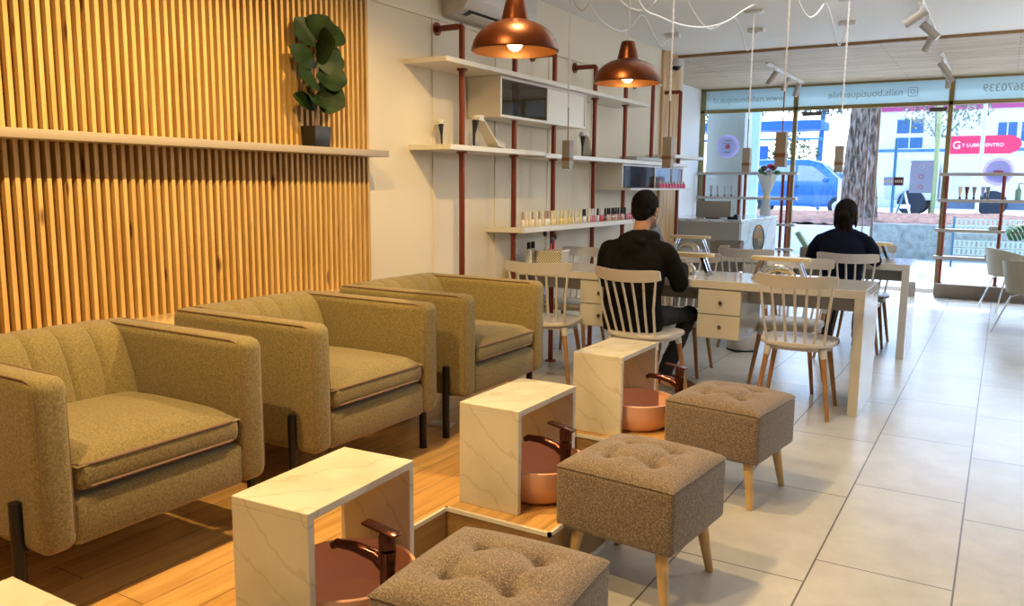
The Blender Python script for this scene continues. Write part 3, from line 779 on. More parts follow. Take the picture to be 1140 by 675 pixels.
# nail polishes
def make_polish(kind):
    t = thing('nail_polish', '', 'nail polish')
    m = MB(); m.lathe([(.0130, 0), (.0150, .004), (.0150, .042), (.008, .052), (0, .0521)], n=12); m.build('bottle', polmat[kind][0], t)
    m = MB(); m.lathe([(.0100, .052), (.0080, .108), (0, .1085)], n=10); m.build('cap', polmat[kind][1], t)
    return t
pcol = {'cream': ((.74, .62, .38), (.80, .76, .62)), 'yellow': ((.80, .66, .18), (.82, .74, .40)), 'pale': ((.78, .74, .62), (.45, .32, .22)), 'black': ((.72, .70, .78), (.01, .01, .015)),
        'pink': ((.66, .20, .26), (.82, .80, .80)), 'rose': ((.52, .24, .22), (.015, .015, .02)), 'red': ((.60, .02, .04), (.80, .78, .78)), 'nude': ((.66, .48, .38), (.015, .015, .02)), 'wine': ((.18, .02, .03), (.015, .015, .02))}
polmat = {k: (plain('polish_'+k, v[0], .12, coat=.8), plain('cap_'+k, v[1], .25)) for k, v in pcol.items()}
cnames = {'cream': 'cream', 'yellow': 'yellow', 'pale': 'brown-capped pale', 'black': 'black-capped clear', 'pink': 'white-capped pink', 'rose': 'black-capped rose', 'red': 'white-capped red', 'nude': 'black-capped nude', 'wine': 'black-capped wine'}
seq = ['pale', 'cream', 'cream', 'pale', 'cream', 'pale', 'cream', 'pale', 'pale', 'cream', 'yellow', 'cream', 'yellow', 'yellow', 'cream', 'yellow', 'cream', 'cream', 'cream', 'yellow', 'black', 'black', 'cream', 'pink', 'pink', 'pink', 'black', 'red', 'red', 'wine', 'nude', 'nude', 'rose', 'rose', 'nude', 'rose', 'rose', 'nude', 'wine', 'pink', 'red', 'pink', 'rose', 'nude']
protos = {}
for k, kd in enumerate(seq):
    loc = (-2.95+random.uniform(-.006, .006), 5.08+k*.0485, 1.0825)
    grp = 'nail polish bottles on the lowest shelf'
    lab = '%s nail polish bottle on the lowest shelf' % cnames[kd]
    if kd not in protos:
        o = make_polish(kd); protos[kd] = o; o.location = loc; o['label'] = lab; o['group'] = grp
    else: o = dup(protos[kd], loc, 0, lab)
    o['group'] = cnames[kd]+' nail polishes on the lowest shelf'
    if k in (6, 20, 23, 27, 30): pass
# pink bottles at display cubby right
for k in range(9):
    t = thing('pink_bottle', 'small bright pink bottle on the ledge right of the screen cubby', 'bottle', (-2.89, 7.62+k*.085, 1.3635), 0, 'pink bottles by the screen cubby')
    m = MB(); m.lathe([(.018, 0), (.020, .005), (.020, .035), (.008, .045), (0, .0455)], n=12); m.build('body', M['pinkglow'], t)
    m = MB(); m.lathe([(.010, .045), (.009, .068), (0, .0685)], n=10); m.build('cap', M['white'], t)

# ------------------------------------------------------------------ plant on the shelf
def leaf_mesh(m, base, d, L, W, droop=.2, curl=.25, nseg=10, fold=.15, up=V(0, 0, 1)):
    d = Vector(d).normalized(); side = d.cross(up); 
    if side.length < .1: side = V(0, 1, 0)
    side.normalize(); nn = side.cross(d).normalized()
    def f(u, v):
        w_ = W*(math.sin(PI*min(1, u*.97+.02))**.7)*(.62+.55*u if u < .75 else 1.03-.2*(u-.75))
        s_ = (v-.5)*2
        return Vector(base)+d*(L*u)+side*(s_*w_/2)+nn*(-droop*L*u*u+fold*abs(s_)*w_*.5)
    m.grid(f, nseg, 6, thick=.0012, normal=tuple(-nn))
t = thing('potted_fig_plant', 'fiddle-leaf plant in a square black pot on the slat panel shelf', 'potted plant', (-3.08, 3.165, 1.5655))
m = MB(); m.box(-.052, .052, -.058, .058, 0, .105, .003); 
for v in m.bm.verts:
    k = .92+.08*v.co.z/.105; v.co.x *= k; v.co.y *= k
m.build('pot', M['pot'], t)
m = MB(); m.tube([(0, 0, .10), (.01, 0, .2), (.0, .005, .32), (.01, -.005, .42), (.015, .01, .54)], [.006, .0055, .005, .0045, .003], 8); m.build('stem', M['legd'], t)
PS = 1.28
LV = [(.50, (-.1, -.55, .75), .17, .12), (.52, (.2, .75, .55), .19, .15), (.47, (.55, -.15, .15), .16, .16), (.44, (.1, .9, .35), .20, .13), (.40, (.1, -.9, .42), .19, .09), (.36, (.5, .45, -.05), .16, .15), (.33, (.35, -.8, .1), .18, .14),
      (.30, (.2, .9, .0), .17, .11), (.27, (.6, .2, -.25), .16, .13), (.22, (.0, .85, .35), .19, .09), (.19, (.1, -.85, .35), .17, .08), (.42, (.5, .8, .1), .16, .12), (.54, (.45, .1, .7), .13, .13), (.25, (.45, -.5, -.1), .14, .12)]
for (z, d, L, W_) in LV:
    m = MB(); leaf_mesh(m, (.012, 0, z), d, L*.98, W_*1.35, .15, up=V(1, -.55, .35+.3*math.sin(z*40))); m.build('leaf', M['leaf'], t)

# ------------------------------------------------------------------ air conditioner
t = thing('air_conditioner', 'white wall air conditioner above the first copper pipe', 'air conditioner', (WX, 4.44, 2.455))
m = MB(); m.prism([(0, .0), (.10, -.0), (.17, .03), (.215, .09), (.22, .26), (.2, .29), (0, .29)], 0, .86, mat=Matrix(((1, 0, 0, 0), (0, 0, 1, 0), (0, 1, 0, 0), (0, 0, 0, 1))), bev=.004); m.build('housing', M['white'], t)
m = MB(); m.box(.105, .165, .07, .79, .006, .014, mat=Matrix.Translation((0, 0, .0)) @ Matrix.Rotation(-.42, 4, 'Y') @ Matrix.Translation((.0, 0, -.048))); m.build('air_outlet', M['dark'], t)
m = MB(); m.box(.10, .17, .06, .80, .0, .004, .001, mat=Matrix.Translation((.02, 0, .0)) @ Matrix.Rotation(-.25, 4, 'Y') @ Matrix.Translation((0, 0, -.045))); m.build('louvre', M['white'], t)

# ------------------------------------------------------------------ copper pendants
def make_pend():
    t = thing('copper_pendant_lamp', '', 'pendant lamp')
    prof_o = [(.175, 0), (.181, .004), (.180, .012), (.172, .040), (.157, .066), (.134, .090), (.104, .108), (.072, .120), (.058, .125), (.056, .133), (.048, .17), (.038, .210), (.034, .217), (0, .218)]
    prof_i = [(.028, .20), (.045, .145), (.050, .118), (.072, .112), (.102, .101), (.131, .084), (.153, .060), (.168, .036), (.175, .010), (.175, 0)]
    m = MB(); m.lathe(prof_o, n=56, cap=False); m.build('shade', M['pend'], t)
    # open bottom: remove the cap by building the inner skin separately
    m = MB(); m.lathe(prof_i[::-1], n=56, cap=False); m.build('inner_shade', M['pendin'], t)
    m = MB(); m.ball((0, 0, .040), .034, 16, (1, 1, 1.1)); m.build('bulb', M['bulb'], t)
    m = MB(); m.lathe([(.02, .085), (.02, .15), (0, .151)], n=16); m.build('socket', M['blk'], t)
    m = MB(); m.tube([(0, 0, .21), (0, 0, CEIL-1.93)], .0035, 8); m.build('cable', M['cord'], t)
    return t
pd = make_pend(); pd.location = (-1.79, 3.0, 1.925); pd['group'] = 'copper dome pendants'; pd['label'] = 'larger-looking, nearer copper dome pendant lamp at the top edge'
dup(pd, (-1.79, 4.18, 1.925), 0, 'farther copper dome pendant lamp, lower and right of the other')

# ------------------------------------------------------------------ rod pendants
def make_rod():
    t = thing('rod_pendant_lamp', '', 'pendant lamp')
    m = MB(); m.box(-.030, .030, -.030, .030, 0, .20, .002, 1); m.build('lamp_body', M['beige'], t)
    m = MB(); m.box(-.0315, .0315, -.0315, .0315, .056, .078); m.build('brown_band', M['band'], t)
    m = MB(); m.tube([(0, 0, .20), (0, 0, .43)], .004, 8); m.build('rod', M['band'], t)
    # twisted double cord
    for ph in (0, PI):
        m = MB(); zz = [.43+k*(CEIL-1.5-.43)/70 for k in range(71)]
        m.tube([(.0045*math.cos(k*.9+ph), .0045*math.sin(k*.9+ph), z) for k, z in enumerate(zz)], .0034, 5); m.build('twisted_cord', M['cord'], t)
    m = MB(); m.box(-.075, .075, -.02, .02, CEIL-1.5-.022, CEIL-1.5, .004); m.build('ceiling_mount', M['trackw'], t)
    return t
rods = [(-2.725, 5.32, 'beige rod pendant hanging in front of the high-heeled shoes shelf'), (-1.945, 5.24, 'beige rod pendant hanging just above and right of the man\'s head'),
        (-1.856, 6.86, 'beige rod pendant hanging in front of the round window decal'), (-1.15, 4.985, 'largest-looking beige rod pendant, above the flower bouquet'), (-1.12, 6.75, 'beige rod pendant directly above the woman\'s head')]
rods[1] = (-1.92, 5.19, rods[1][2])
rp = None
for (x, y, lab) in rods:
    if rp is None: rp = make_rod(); o = rp; o.location = (x, y, 1.5); o['label'] = lab; o['group'] = 'beige rod pendants'
    else: o = dup(rp, (x, y, 1.5), 0, lab)
# cord swags on the ceiling
def swag(points, lab, sag):
    m = MB(); P = []
    for (a, b_, s_) in points:
        a = Vector(a); b_ = Vector(b_)
        for k in range(13):
            q = k/12; p = a.lerp(b_, q); p.z -= s_*4*q*(1-q); P.append(p)
    Q = [P[0]]
    for p in P[1:]:
        if (p-Q[-1]).length > 1e-4: Q.append(p)
    m.tube(Q, .0042, 6)
    tag(m.build('ceiling_cord', M['cord']), lab, 'cable', 'white cords swagged below the ceiling')
def cord(P, lab):
    P = [Vector(p) for p in P]
    for p in P: p.z = min(p.z, CEIL-.006)
    Q = []
    n = len(P)
    for i in range(n-1):      # smooth curve through the points
        p0, p1, p2, p3 = P[max(i-1, 0)], P[i], P[i+1], P[min(i+2, n-1)]
        for k in range(6):
            t_ = k/6; Q.append(.5*((2*p1)+(p2-p0)*t_+(2*p0-5*p1+4*p2-p3)*t_*t_+(3*p1-p0-3*p2+p3)*t_**3))
    Q.append(P[-1])
    for q in Q: q.z = min(q.z, CEIL-.005)
    m = MB(); m.tube(Q, .0055, 6)
    tag(m.build('ceiling_cord', M['cord']), lab, 'cable', 'white cords swagged below the ceiling')
cord([(-2.725, 5.32, 2.785), (-2.717, 5.32, 2.702), (-2.67, 5.3, 2.622), (-2.611, 5.28, 2.576), (-2.554, 5.26, 2.608), (-2.524, 5.25, 2.668), (-2.51, 5.25, 2.785)], 'short loop of white cord beside the leftmost rod pendant, at the top edge')
cord([(-2.58, 5.2, 2.785), (-2.596, 5.3, 2.697), (-2.625, 5.45, 2.632), (-2.623, 5.6, 2.572), (-2.627, 5.8, 2.548), (-2.627, 6.0, 2.557), (-2.638, 6.2, 2.621), (-2.664, 6.4, 2.733), (-2.699, 6.6, 2.780), (-2.77, 6.9, 2.769), (-2.796, 7.1, 2.704), (-2.81, 7.3, 2.65), (-2.817, 7.45, 2.712), (-2.79, 7.55, 2.76)], 'white cord in two loops passing behind the farther copper pendant to the left mount')
cord([(-2.28, 4.9, 2.785), (-2.246, 5.0, 2.601), (-2.225, 5.1, 2.551), (-2.204, 5.2, 2.534), (-2.175, 5.3, 2.543), (-2.107, 5.3, 2.571), (-2.085, 5.4, 2.662), (-2.05, 5.5, 2.785)], 'small white cord loop just above the farther copper pendant')
cord([(-1.80, 4.2, 2.785), (-1.82, 4.25, 2.5), (-1.888, 4.6, 2.405), (-1.931, 5.0, 2.423), (-1.927, 5.4, 2.44), (-1.905, 5.8, 2.492), (-1.85, 6.1, 2.574), (-1.821, 6.4, 2.7), (-1.78, 6.6, 2.785)], 'long white cord in a wide shallow arc right of the farther copper pendant')
cord([(-2.115, 5.9, 2.776), (-2.112, 6.1, 2.687), (-2.098, 6.3, 2.616), (-2.098, 6.5, 2.609), (-2.09, 6.7, 2.668), (-2.096, 6.9, 2.76), (-2.076, 7.0, 2.784), (-2.08, 7.15, 2.78), (-2.077, 7.3, 2.714), (-2.058, 7.4, 2.576), (-2.047, 7.5, 2.612), (-2.038, 7.65, 2.758)], 'white cord with a narrow deep loop ending at the centre ceiling mount')
cord([(-1.42, 6.25, 2.785), (-1.403, 6.5, 2.69), (-1.369, 6.6, 2.646), (-1.333, 6.7, 2.693), (-1.306, 6.8, 2.785)], 'small white cord loop at the top edge left of the right mount')
cord([(-1.295, 6.75, 2.785), (-1.297, 7.0, 2.736), (-1.307, 7.3, 2.613), (-1.294, 7.45, 2.562), (-1.294, 7.6, 2.643), (-1.28, 7.69, 2.767)], 'white cord hanging in a pointed loop to the right ceiling mount')
for (x, y, lab) in ((-2.788, 7.55, 'small white cord mount on the ceiling above the wooden boards'), (-2.04, 7.65, 'small white cord mount at the middle of the ceiling'), (-1.28, 7.69, 'small grey cord mount on the ceiling at the right')):
    m = MB(); m.box(x-.07, x+.07, y-.03, y+.03, CEIL-.035, CEIL-.001, .006); m.tube([(x, y, CEIL-.05), (x, y, CEIL-.035)], .012, 8)
    tag(m.build('cord_mount', M['trackw']), lab, 'cord mount', 'ceiling cord mounts')

# ------------------------------------------------------------------ track lights
def track(name, lab, x, y0, y1, heads, zc=CEIL):
    t = thing(name, lab, 'track light', (x, y0, zc-.03), 0, 'ceiling track lights')
    m = MB(); m.box(-.018, .018, 0, y1-y0, 0, .026, .002, 1); m.build('rail', M['trackw'], t)
    for (yy, d) in heads:
        d = Vector(d).normalized(); c = V(0, yy, -.085)
        m = MB(); m.tube([(0, yy, 0), (0, yy, -.05), (0, yy, -.085)], .009, 8); m.box(-.015, .015, yy-.05, yy+.05, -.018, 0, .002, 1); st_ = m.build('stem', M['trackw'], t)
        m = MB(); m.tube([c-d*.05, c+d*.12], .032, 20); hd = m.build('spot_head', M['track'], t)
        m = MB(); m.tube([c+d*.1202, c+d*.1215], .026, 20); m.build('lens', M['shelf'], hd)
track('track_light', 'short ceiling track with three spots over the window boards, left of centre', -2.44, 9.66, 11.6, [(.35, (-.55, -.1, -.85)), (1.0, (-.35, -.1, -.9)), (1.65, (-.3, 0, -.95))])
track('track_light', 'ceiling track with spots at the top edge, right of centre', -.66, 6.9, 8.5, [(.15, (-.85, .1, -.5)), (.75, (.7, -.1, -.7)), (1.25, (-.4, .3, -.85))])
track('track_light', 'ceiling track with spots beneath the pale boards at the right', -.69, 9.75, 11.5, [(.3, (.6, .2, -.8)), (.9, (.6, .2, -.8)), (1.4, (.0, 0, -1))])

# dome camera
t = thing('dome_camera', 'small white dome security camera at the end of the left wall', 'camera', (-3.13, 8.62, 2.62))
m = MB(); m.lathe([(.0, .10), (.075, .10), (.085, .07), (.082, .04), (.06, .03), (0, .03)], n=28); m.box(-.07, 0, -.04, .04, .06, .09); m.build('mount', M['white'], t)
m = MB(); m.ball((0, 0, .03), .045, 18); m.build('lens', M['blk'], t)

# ------------------------------------------------------------------ reception desk
t = thing('reception_desk', 'grey and marble reception desk in front of the shop window', 'desk', (0, 0, 0))
m = MB(); m.box(-3.45, -2.50, 9.08, 9.12, 0, .99, .002, 1); m.box(-3.45, -3.41, 9.12, 10.7, 0, .99); m.build('grey_front', M['greybox'], t)
m = MB(); m.box(-2.55, -2.49, 9.12, 10.75, 0, .985, .002, 1); m.build('marble_side', M['recmarble'], t)
m = MB(); m.box(-3.45, -2.48, 9.07, 10.75, .99, 1.02, .002, 1); m.build('counter', M['recmarble'], t)
t = thing('desk_monitor', 'beige back of a flat monitor on the reception desk', 'monitor', (-2.88, 9.35, 1.02))
m = MB(); m.box(-.21, .20, -.012, .012, .01, .20, .004); m.build('screen_back', M['beige'], t)
m = MB(); m.box(-.08, .08, -.05, .06, 0, .01, .002); m.box(-.015, .015, .012, .03, 0, .12); m.build('stand', M['dark'], t)
t = thing('tape_dispenser', 'small black gadget on the corner of the reception desk', 'gadget', (-2.60, 9.2, 1.02))
m = MB(); m.box(-.07, .05, -.03, .03, 0, .03, .008); m.ball((.02, 0, .03), .03, 12); m.build('body', M['blk'], t)
t = thing('flower_bouquet', 'flower bouquet in clear wrap standing on the reception desk', 'bouquet', (-2.35+.02, 9.55, 1.02)); t.location = (-2.55, 10.4, 1.02); t.scale = (1.12,)*3
m = MB(); m.lathe([(.055, 0), (.06, .05), (.03, .20), (.035, .24), (.085, .40), (.11, .46)], n=18, cap=False)
for v in m.bm.verts: v.co.x += random.uniform(-.008, .008); v.co.z += random.uniform(-.008, .012)
m.build('clear_wrap', M['plasticvase'], t)
m = MB(); m.lathe([(.035, .19), (.038, .22), (.035, .25), (0, .251)], n=16); m.build('ribbon', M['uvlamp'], t)
for k, (dx, dy, dz, mt) in enumerate([(-.07, 0, .47, 'leaf2'), (-.03, -.04, .50, 'shoe'), (.03, .0, .52, 'red'), (.07, -.03, .50, 'shoe'), (.0, .05, .46, 'white'), (.10, .02, .45, 'leaf2'), (-.05, .05, .43, 'leaf2'), (.05, -.06, .42, 'white')]):
    m = MB()
    dz += .03; m.ball((dx, dy, dz), .030, 12)
    for j in range(6):
        a = 2*PI*j/6; m.ball((dx+.022*math.cos(a), dy+.022*math.sin(a), dz+.006), .017, 8)
    m.build('flower', M[mt], t)
    m = MB(); m.tube([(dx*.2, dy*.2, .02), (dx*.3, dy*.3, .25), (dx, dy, dz)], .003, 6); m.build('stem', M['leaf2'], t)

# ------------------------------------------------------------------ shop window
GX = [-3.915, -2.60, -.69, 1.10, 2.58]
m = MB()
for x in GX: m.box(x-.028, x+.028, WY-.03, WY+.03, 0, CEIL, .003, 1)
m.box(-3.95, 2.6, WY-.03, WY+.03, 2.44, 2.49, .003, 1)
m.box(-3.95, 2.6, WY-.03, WY+.03, CEIL-.03, CEIL)
m.box(-3.95, -2.6, WY-.03, WY+.03, 0, .05)
struct('window_1', m, M['brass'], 'olive brass frame of the full-width shop window', 'window')
m = MB()
for a, b_ in zip(GX[:-1], GX[1:]): m.box(a+.028, b_-.028, WY-.004, WY+.004, .05, 2.44)
struct('window_2', m, M['glass'], 'clear glass panes of the shop window', 'window')
m = MB()
for a, b_ in zip(GX[:-1], GX[1:]): m.box(a+.028, b_-.028, WY-.002, WY+.002, 2.49, CEIL-.03)
struct('window_3', m, M['film'], 'pale blue frosted band above the shop window', 'window')
m = MB(); m.box(-1.53, -1.50, WY-.05, WY-.01, .02, 2.42); m.box(-1.64, -1.625, WY-.045, WY-.02, .02, 2.42); m.box(-1.50, -.72, WY-.04, WY-.015, .02, .08)
struct('door_1', m, M['steel'], 'slim steel edges of the glass shop door', 'door')
struct('trim_5', MB().box(-.69, 2.6, 11.74, 11.96, 0, .175, .004), M['plinth'], 'low brown-grey plinth under the right window', 'trim')
for x0, x1, lab in ((-2.50, -2.24, 'dark door closer at the top of the window, left of the tree trunk'), (-.93, -.73, 'dark door closer beside the right window post')):
    m = MB(); m.box(x0, x1, 11.93, 11.99, 2.36, 2.41, .005); tag(m.build('door_closer', M['brownbox']), lab, 'door closer', 'door closers')
# lettering (reads from the street, so mirrored from inside)
def lettering(body, x, z, size, lab, mat='letters', y=WY-.012, ext=.001, name='window_lettering', face_out=True, parent=None, cat='lettering'):
    cu = D.curves.new(name, 'FONT'); cu.body = body; cu.size = size; cu.extrude = ext; cu.align_x = 'CENTER'; cu.align_y = 'CENTER'
    cu.materials.append(M[mat]); o = D.objects.new(name, cu); COL.objects.link(o)
    o.location = (x, y, z); o.rotation_euler = (PI/2, 0, PI if face_out else 0)
    if parent: o.parent = parent
    else: tag(o, lab, cat)
    return o
def fit(o, w):
    bpy.context.view_layer.update(); dg = bpy.context.evaluated_depsgraph_get()
    me = D.meshes.new_from_object(o.evaluated_get(dg)); n = o.name; cu = o.data
    k = w/o.dimensions.x
    for v in me.vertices: v.co = v.co*k
    q = D.objects.new(n, me); COL.objects.link(q); q.location = o.location; q.rotation_euler = o.rotation_euler; q.parent = o.parent
    for a in ('label', 'category'):
        if a in o.keys(): q[a] = o[a]
    D.objects.remove(o); D.curves.remove(cu); q.name = n
fit(lettering('www.nailsboutique.cl', -3.27, 2.62, .12, 'frosted website lettering on the left of the window band, seen mirrored'), 1.0)
fit(lettering('nails.boutiquechile', -1.72, 2.625, .12, 'frosted account-name lettering on the middle window band, seen mirrored'), .92)
fit(lettering('243670339', -.06, 2.625, .12, 'frosted phone number lettering on the right window band, seen mirrored'), .58)
m = MB(); q = .055; c = .018
def rr(q, c, n=5):
    P = []
    for cx, cy, a0 in ((q-c, q-c, 0), (-q+c, q-c, PI/2), (-q+c, -q+c, PI), (q-c, -q+c, 1.5*PI)):
        for k in range(n+1): a = a0+PI/2*k/n; P.append((cx+c*math.cos(a), 0, cy+c*math.sin(a)))
    return P
m.tube(rr(q, c), .005, 6, closed=True); m.tube([(.026*math.cos(2*PI*k/24), 0, .026*math.sin(2*PI*k/24)) for k in range(24)], .005, 6, closed=True); m.ball((-.033, 0, .033), .006, 8)
tag(m.build('window_icon', M['letters'], loc=(-1.14, WY-.012, 2.625)), 'frosted rounded-square camera icon on the window band', 'icon')
# round decals and posters on the glass
def disc(r, y0, y1, n=48): return [(r*math.cos(2*PI*k/n), r*math.sin(2*PI*k/n)) for k in range(n)]
RX = Matrix.Rotation(PI/2, 4, 'X')
def round_decal(x, z, r, lab, red):
    t = thing('window_decal', lab, 'decal', (x, WY-.008, z), 0, 'round window decals')
    MB().prism(disc(r, 0, 0), 0, .001, mat=RX).build('ring', M['purple'], t)
    MB().prism(disc(r*.80, 0, 0), .0012, .002, mat=RX).build('field', M['decalblue'], t)
    if red:
        MB().prism(disc(r*.22, 0, 0), .0022, .003, mat=RX).build('emblem', M['decalred'], t)
        for zz, w_ in ((.52, .55), (.30, .9), (-.5, .5)):
            m = MB()
            for k in range(7):
                xx = (k-3)*w_*r*.16; m.box(xx-.006, xx+.006, -.003, -.0022, zz*r-.008, zz*r+.008)
            m.build('ring_text', M['posterb'], t)
    else:
        m = MB()
        for k in range(5): m.ball(((k-2)*r*.12, -.0025, .0), r*.09, 8, (1, .02, 1.3-.25*abs(k-2)))
        m.build('emblem', M['decalred'], t)
round_decal(-3.53, 1.965, .165, 'round purple-ringed decal with a red centre on the grey banner side of the window', True)
round_decal(-.105, 1.60, .175, 'round blue decal with a pink flower on the right window', False)
def poster(x0, x1, z0, z1, lab, mat, marks=(), name='window_poster'):
    t = thing(name, lab, 'poster', ((x0+x1)/2, WY-.008, (z0+z1)/2))
    w, h = (x1-x0)/2, (z1-z0)/2
    MB().box(-w, w, 0, .002, -h, h).build('sheet', M[mat], t)
    for (dz, col, s_) in marks:
        m = MB(); m.tube([(s_*math.cos(2*PI*k/14), -.002, dz+s_*.8*math.sin(2*PI*k/14)) for k in range(14)], .004, 5, closed=True); m.build('printed_mark', M[col], t)
poster(-1.10, -.83, 1.325, 1.745, 'blue-grey poster with three small marks on the window beside the tree', 'posterb', ((.13, 'signwhite', .03), (0, 'decalred', .03), (-.13, 'decalred', .028)))
poster(-.605, -.40, 1.34, 1.615, 'plain blue sheet on the window behind the right display shelves', 'decalblue')
t = thing('door_sign', 'small white and dark red push sign on the glass door', 'sign', (-1.29, WY-.03, 1.475))
MB().box(-.12, 0, 0, .003, -.055, .055).build('white_half', M['posterb'], t); MB().box(0, .12, 0, .003, -.055, .055).build('red_half', M['shoe'], t)
m = MB()
for k in range(4): m.box(-.10+k*.024, -.088+k*.024, -.002, 0, -.02, .02); m.box(.018+k*.024, .03+k*.024, -.002, 0, -.016, .016)
m.build('lettering', M['signwhite'], t)

# window display shelving
def display(name, lab, x0, x1, posts, zs, pz0, depth=.14, zt=1.56):
    t = thing(name, lab, 'shelving', (0, 11.83, 0), 0, 'window display shelves')
    for z in zs:
        m = MB(); m.box(x0, x1, 0, depth, z-.02, z+.02, .001, 1); m.build('shelf_board', M['dispshelf'], t)
    for p in posts:
        m = MB(); m.tube([(p, .07, pz0), (p, .07, zt)], .021, 10); m.tube([(p, .07, pz0), (p, .07, pz0+.01)], .035, 14); m.build('post', M['copper'], t)
display('display_shelving', 'left window display shelving with paired copper posts', -4.04+.12, -2.50, [-3.83, -3.31, -3.225, -2.70, -2.62], [1.575, 1.225, .86, .515], 0)
display('display_shelving', 'right window display shelving on copper posts above the plinth', -.745, 1.05, [-.655, -.03, .62], [1.565, 1.235, .855, .505], .176)
# display samples
def tube_sample(x, z, lab, grp, col, y=11.90, s=1.0):
    t = thing('sample_tube', lab, 'sample', (x, y, z), 0, grp)
    m = MB(); m.lathe([(.010*s, 0), (.012*s, .03*s), (.0105*s, .035*s), (.026*s, .15*s), (.024*s, .155*s), (0, .1551*s)], n=14); m.build('tube', M[col], t)
    m = MB(); m.lathe([(.014*s, 0), (.014*s, .028*s), (0, .0281*s)], n=12); m.build('cap', M['dark'], t)
for x, c in zip((-.50, -.425, -.345, -.25, -.195), ('uvlamp', 'shoe', 'beige', 'posterb', 'beige')):
    tube_sample(x, 1.255, 'upright tapered sample tube on the second right-hand display shelf', 'sample tubes on the right display shelves', c)
for x in (-3.72, -3.62, -3.52, -3.42): tube_sample(x, 1.245, 'upright sample stick on the second left-hand display shelf', 'sample sticks on the left display shelves', 'greybox')
for x, z, lab in ((-.10, .875, 'small grey case on the third right-hand display shelf'), (-.12, .525, 'small grey case on the lowest right-hand display shelf')):
    m = MB(); m.box(-.05, .05, -.03, .03, 0, .05, .008); m.box(-.03, .03, -.032, -.03, .01, .04); tag(m.build('sample_case', M['greybox'], loc=(x, 11.90, z)), lab, 'case', 'sample cases')
t = thing('pump_bottle', 'grey pump bottle on the second right-hand display shelf', 'bottle', (.13, 11.9, 1.255))
m = MB(); m.lathe([(.032, 0), (.036, .01), (.036, .12), (.014, .15), (.014, .165), (0, .166)], n=18); m.build('body', M['mint'], t)
m = MB(); m.tube([(0, 0, .165), (0, 0, .20), (.05, 0, .195)], .007, 8); m.build('pump', M['dark'], t)

# ------------------------------------------------------------------ tub chairs at the right + monstera
def make_tub():
    t = thing('tub_chair', '', 'armchair')
    m = MB()
    def shell(u, v):   # open towards +x ; u around the back
        a = math.radians(-128+256*u)+PI; ca = math.cos(a); sa = math.sin(a)
        h_ = .72-.20*(abs(u-.5)*2)**2.2; zz = .40+(h_-.40)*v; R = .27+.05*v
        return (R*1.02*ca, R*1.08*sa, zz)
    m.grid(shell, 36, 10, thick=.0)
    def shell2(u, v):
        p = shell(u, v); k = .93; return (p[0]*k, p[1]*k, p[2])
    m.grid(shell2, 36, 10)
    for fn in ((lambda u, v: tuple(Vector(shell(u, 1)).lerp(Vector(shell2(u, 1)), v))), (lambda u, v: tuple(Vector(shell(0, u)).lerp(Vector(shell2(0, u)), v))), (lambda u, v: tuple(Vector(shell(1, u)).lerp(Vector(shell2(1, u)), v)))):
        m.grid(fn, 36, 1)
    m.lathe([(.0, .395), (.24, .395), (.268, .402)], n=36); m.build('shell', M['tubshell'], t, ang=50)
    m = MB(); m.lathe([(0, .40), (.245, .40), (.25, .42), (.245, .455), (.20, .465), (0, .468)], n=36); m.build('seat_cushion', M['tubseat'], t)
    for sx in (-1, 1):
        for sy in (-1, 1):
            m = MB(); m.tube([(sx*.27, sy*.27, 0), (sx*.17, sy*.17, .36), (sx*.10, sy*.10, .395)], .0095, 10); m.build('leg', M['chrome'], t)
    return t
tb = make_tub(); tb.location = (.17, 11.0, 0); tb.rotation_euler.z = .35; tb['group'] = 'beige tub chairs at the right edge'; tb['label'] = 'farther beige tub chair at the right edge, in front of the plinth'
dup(tb, (.36, 9.22, 0), .9, 'nearer tub chair, mostly cut off by the right edge')
t = thing('monstera_plant', 'monstera leaf reaching in at the right edge', 'potted plant', (.55, 11.35, 0))
m = MB(); m.lathe([(.12, 0), (.16, .32), (.15, .33), (.0, .30)], n=28); m.build('pot', M['white'], t)
def monstera(m, base, d, L, W_, nn):
    base = Vector(base); d = Vector(d).normalized(); nn = Vector(nn).normalized(); sd = d.cross(nn).normalized(); nn = sd.cross(d)
    for s_ in (-1, 1):
        for k in range(6):
            u0 = k/6; u1 = u0+.13
            def f(u, v):
                uu = u0+(u1-u0)*u; w_ = W_*.5*math.sin(PI*(uu*.9+.08))**.6
                return base+d*(L*(uu+.10*v*(1-uu)))+sd*(s_*w_*v)+nn*(-.06*v*v)
            m.grid(f, 3, 6, thick=.0015, normal=tuple(nn))
    m.tube([base, base+d*L*.9], .004, 6)
for (b_, d_, L, z) in (((-.30, -.05, .98), (-.45, -.15, -.28), .26, 0), ((.05, -.1, 1.0), (.3, -.6, .3), .3, 0), ((.1, .1, .9), (.5, .3, .4), .3, 0), ((-.1, .2, .95), (-.3, .5, .5), .28, 0)):
    m = MB(); m.tube([(0, 0, .3), (b_[0]*.3, b_[1]*.3, .75), b_], .006, 8); sm = m.build('stalk', M['leaf2'], t)
    m = MB(); monstera(m, b_, d_, L, L*.9, (0, -.8, .6)); m.build('leaf', M['leaf2'], sm)

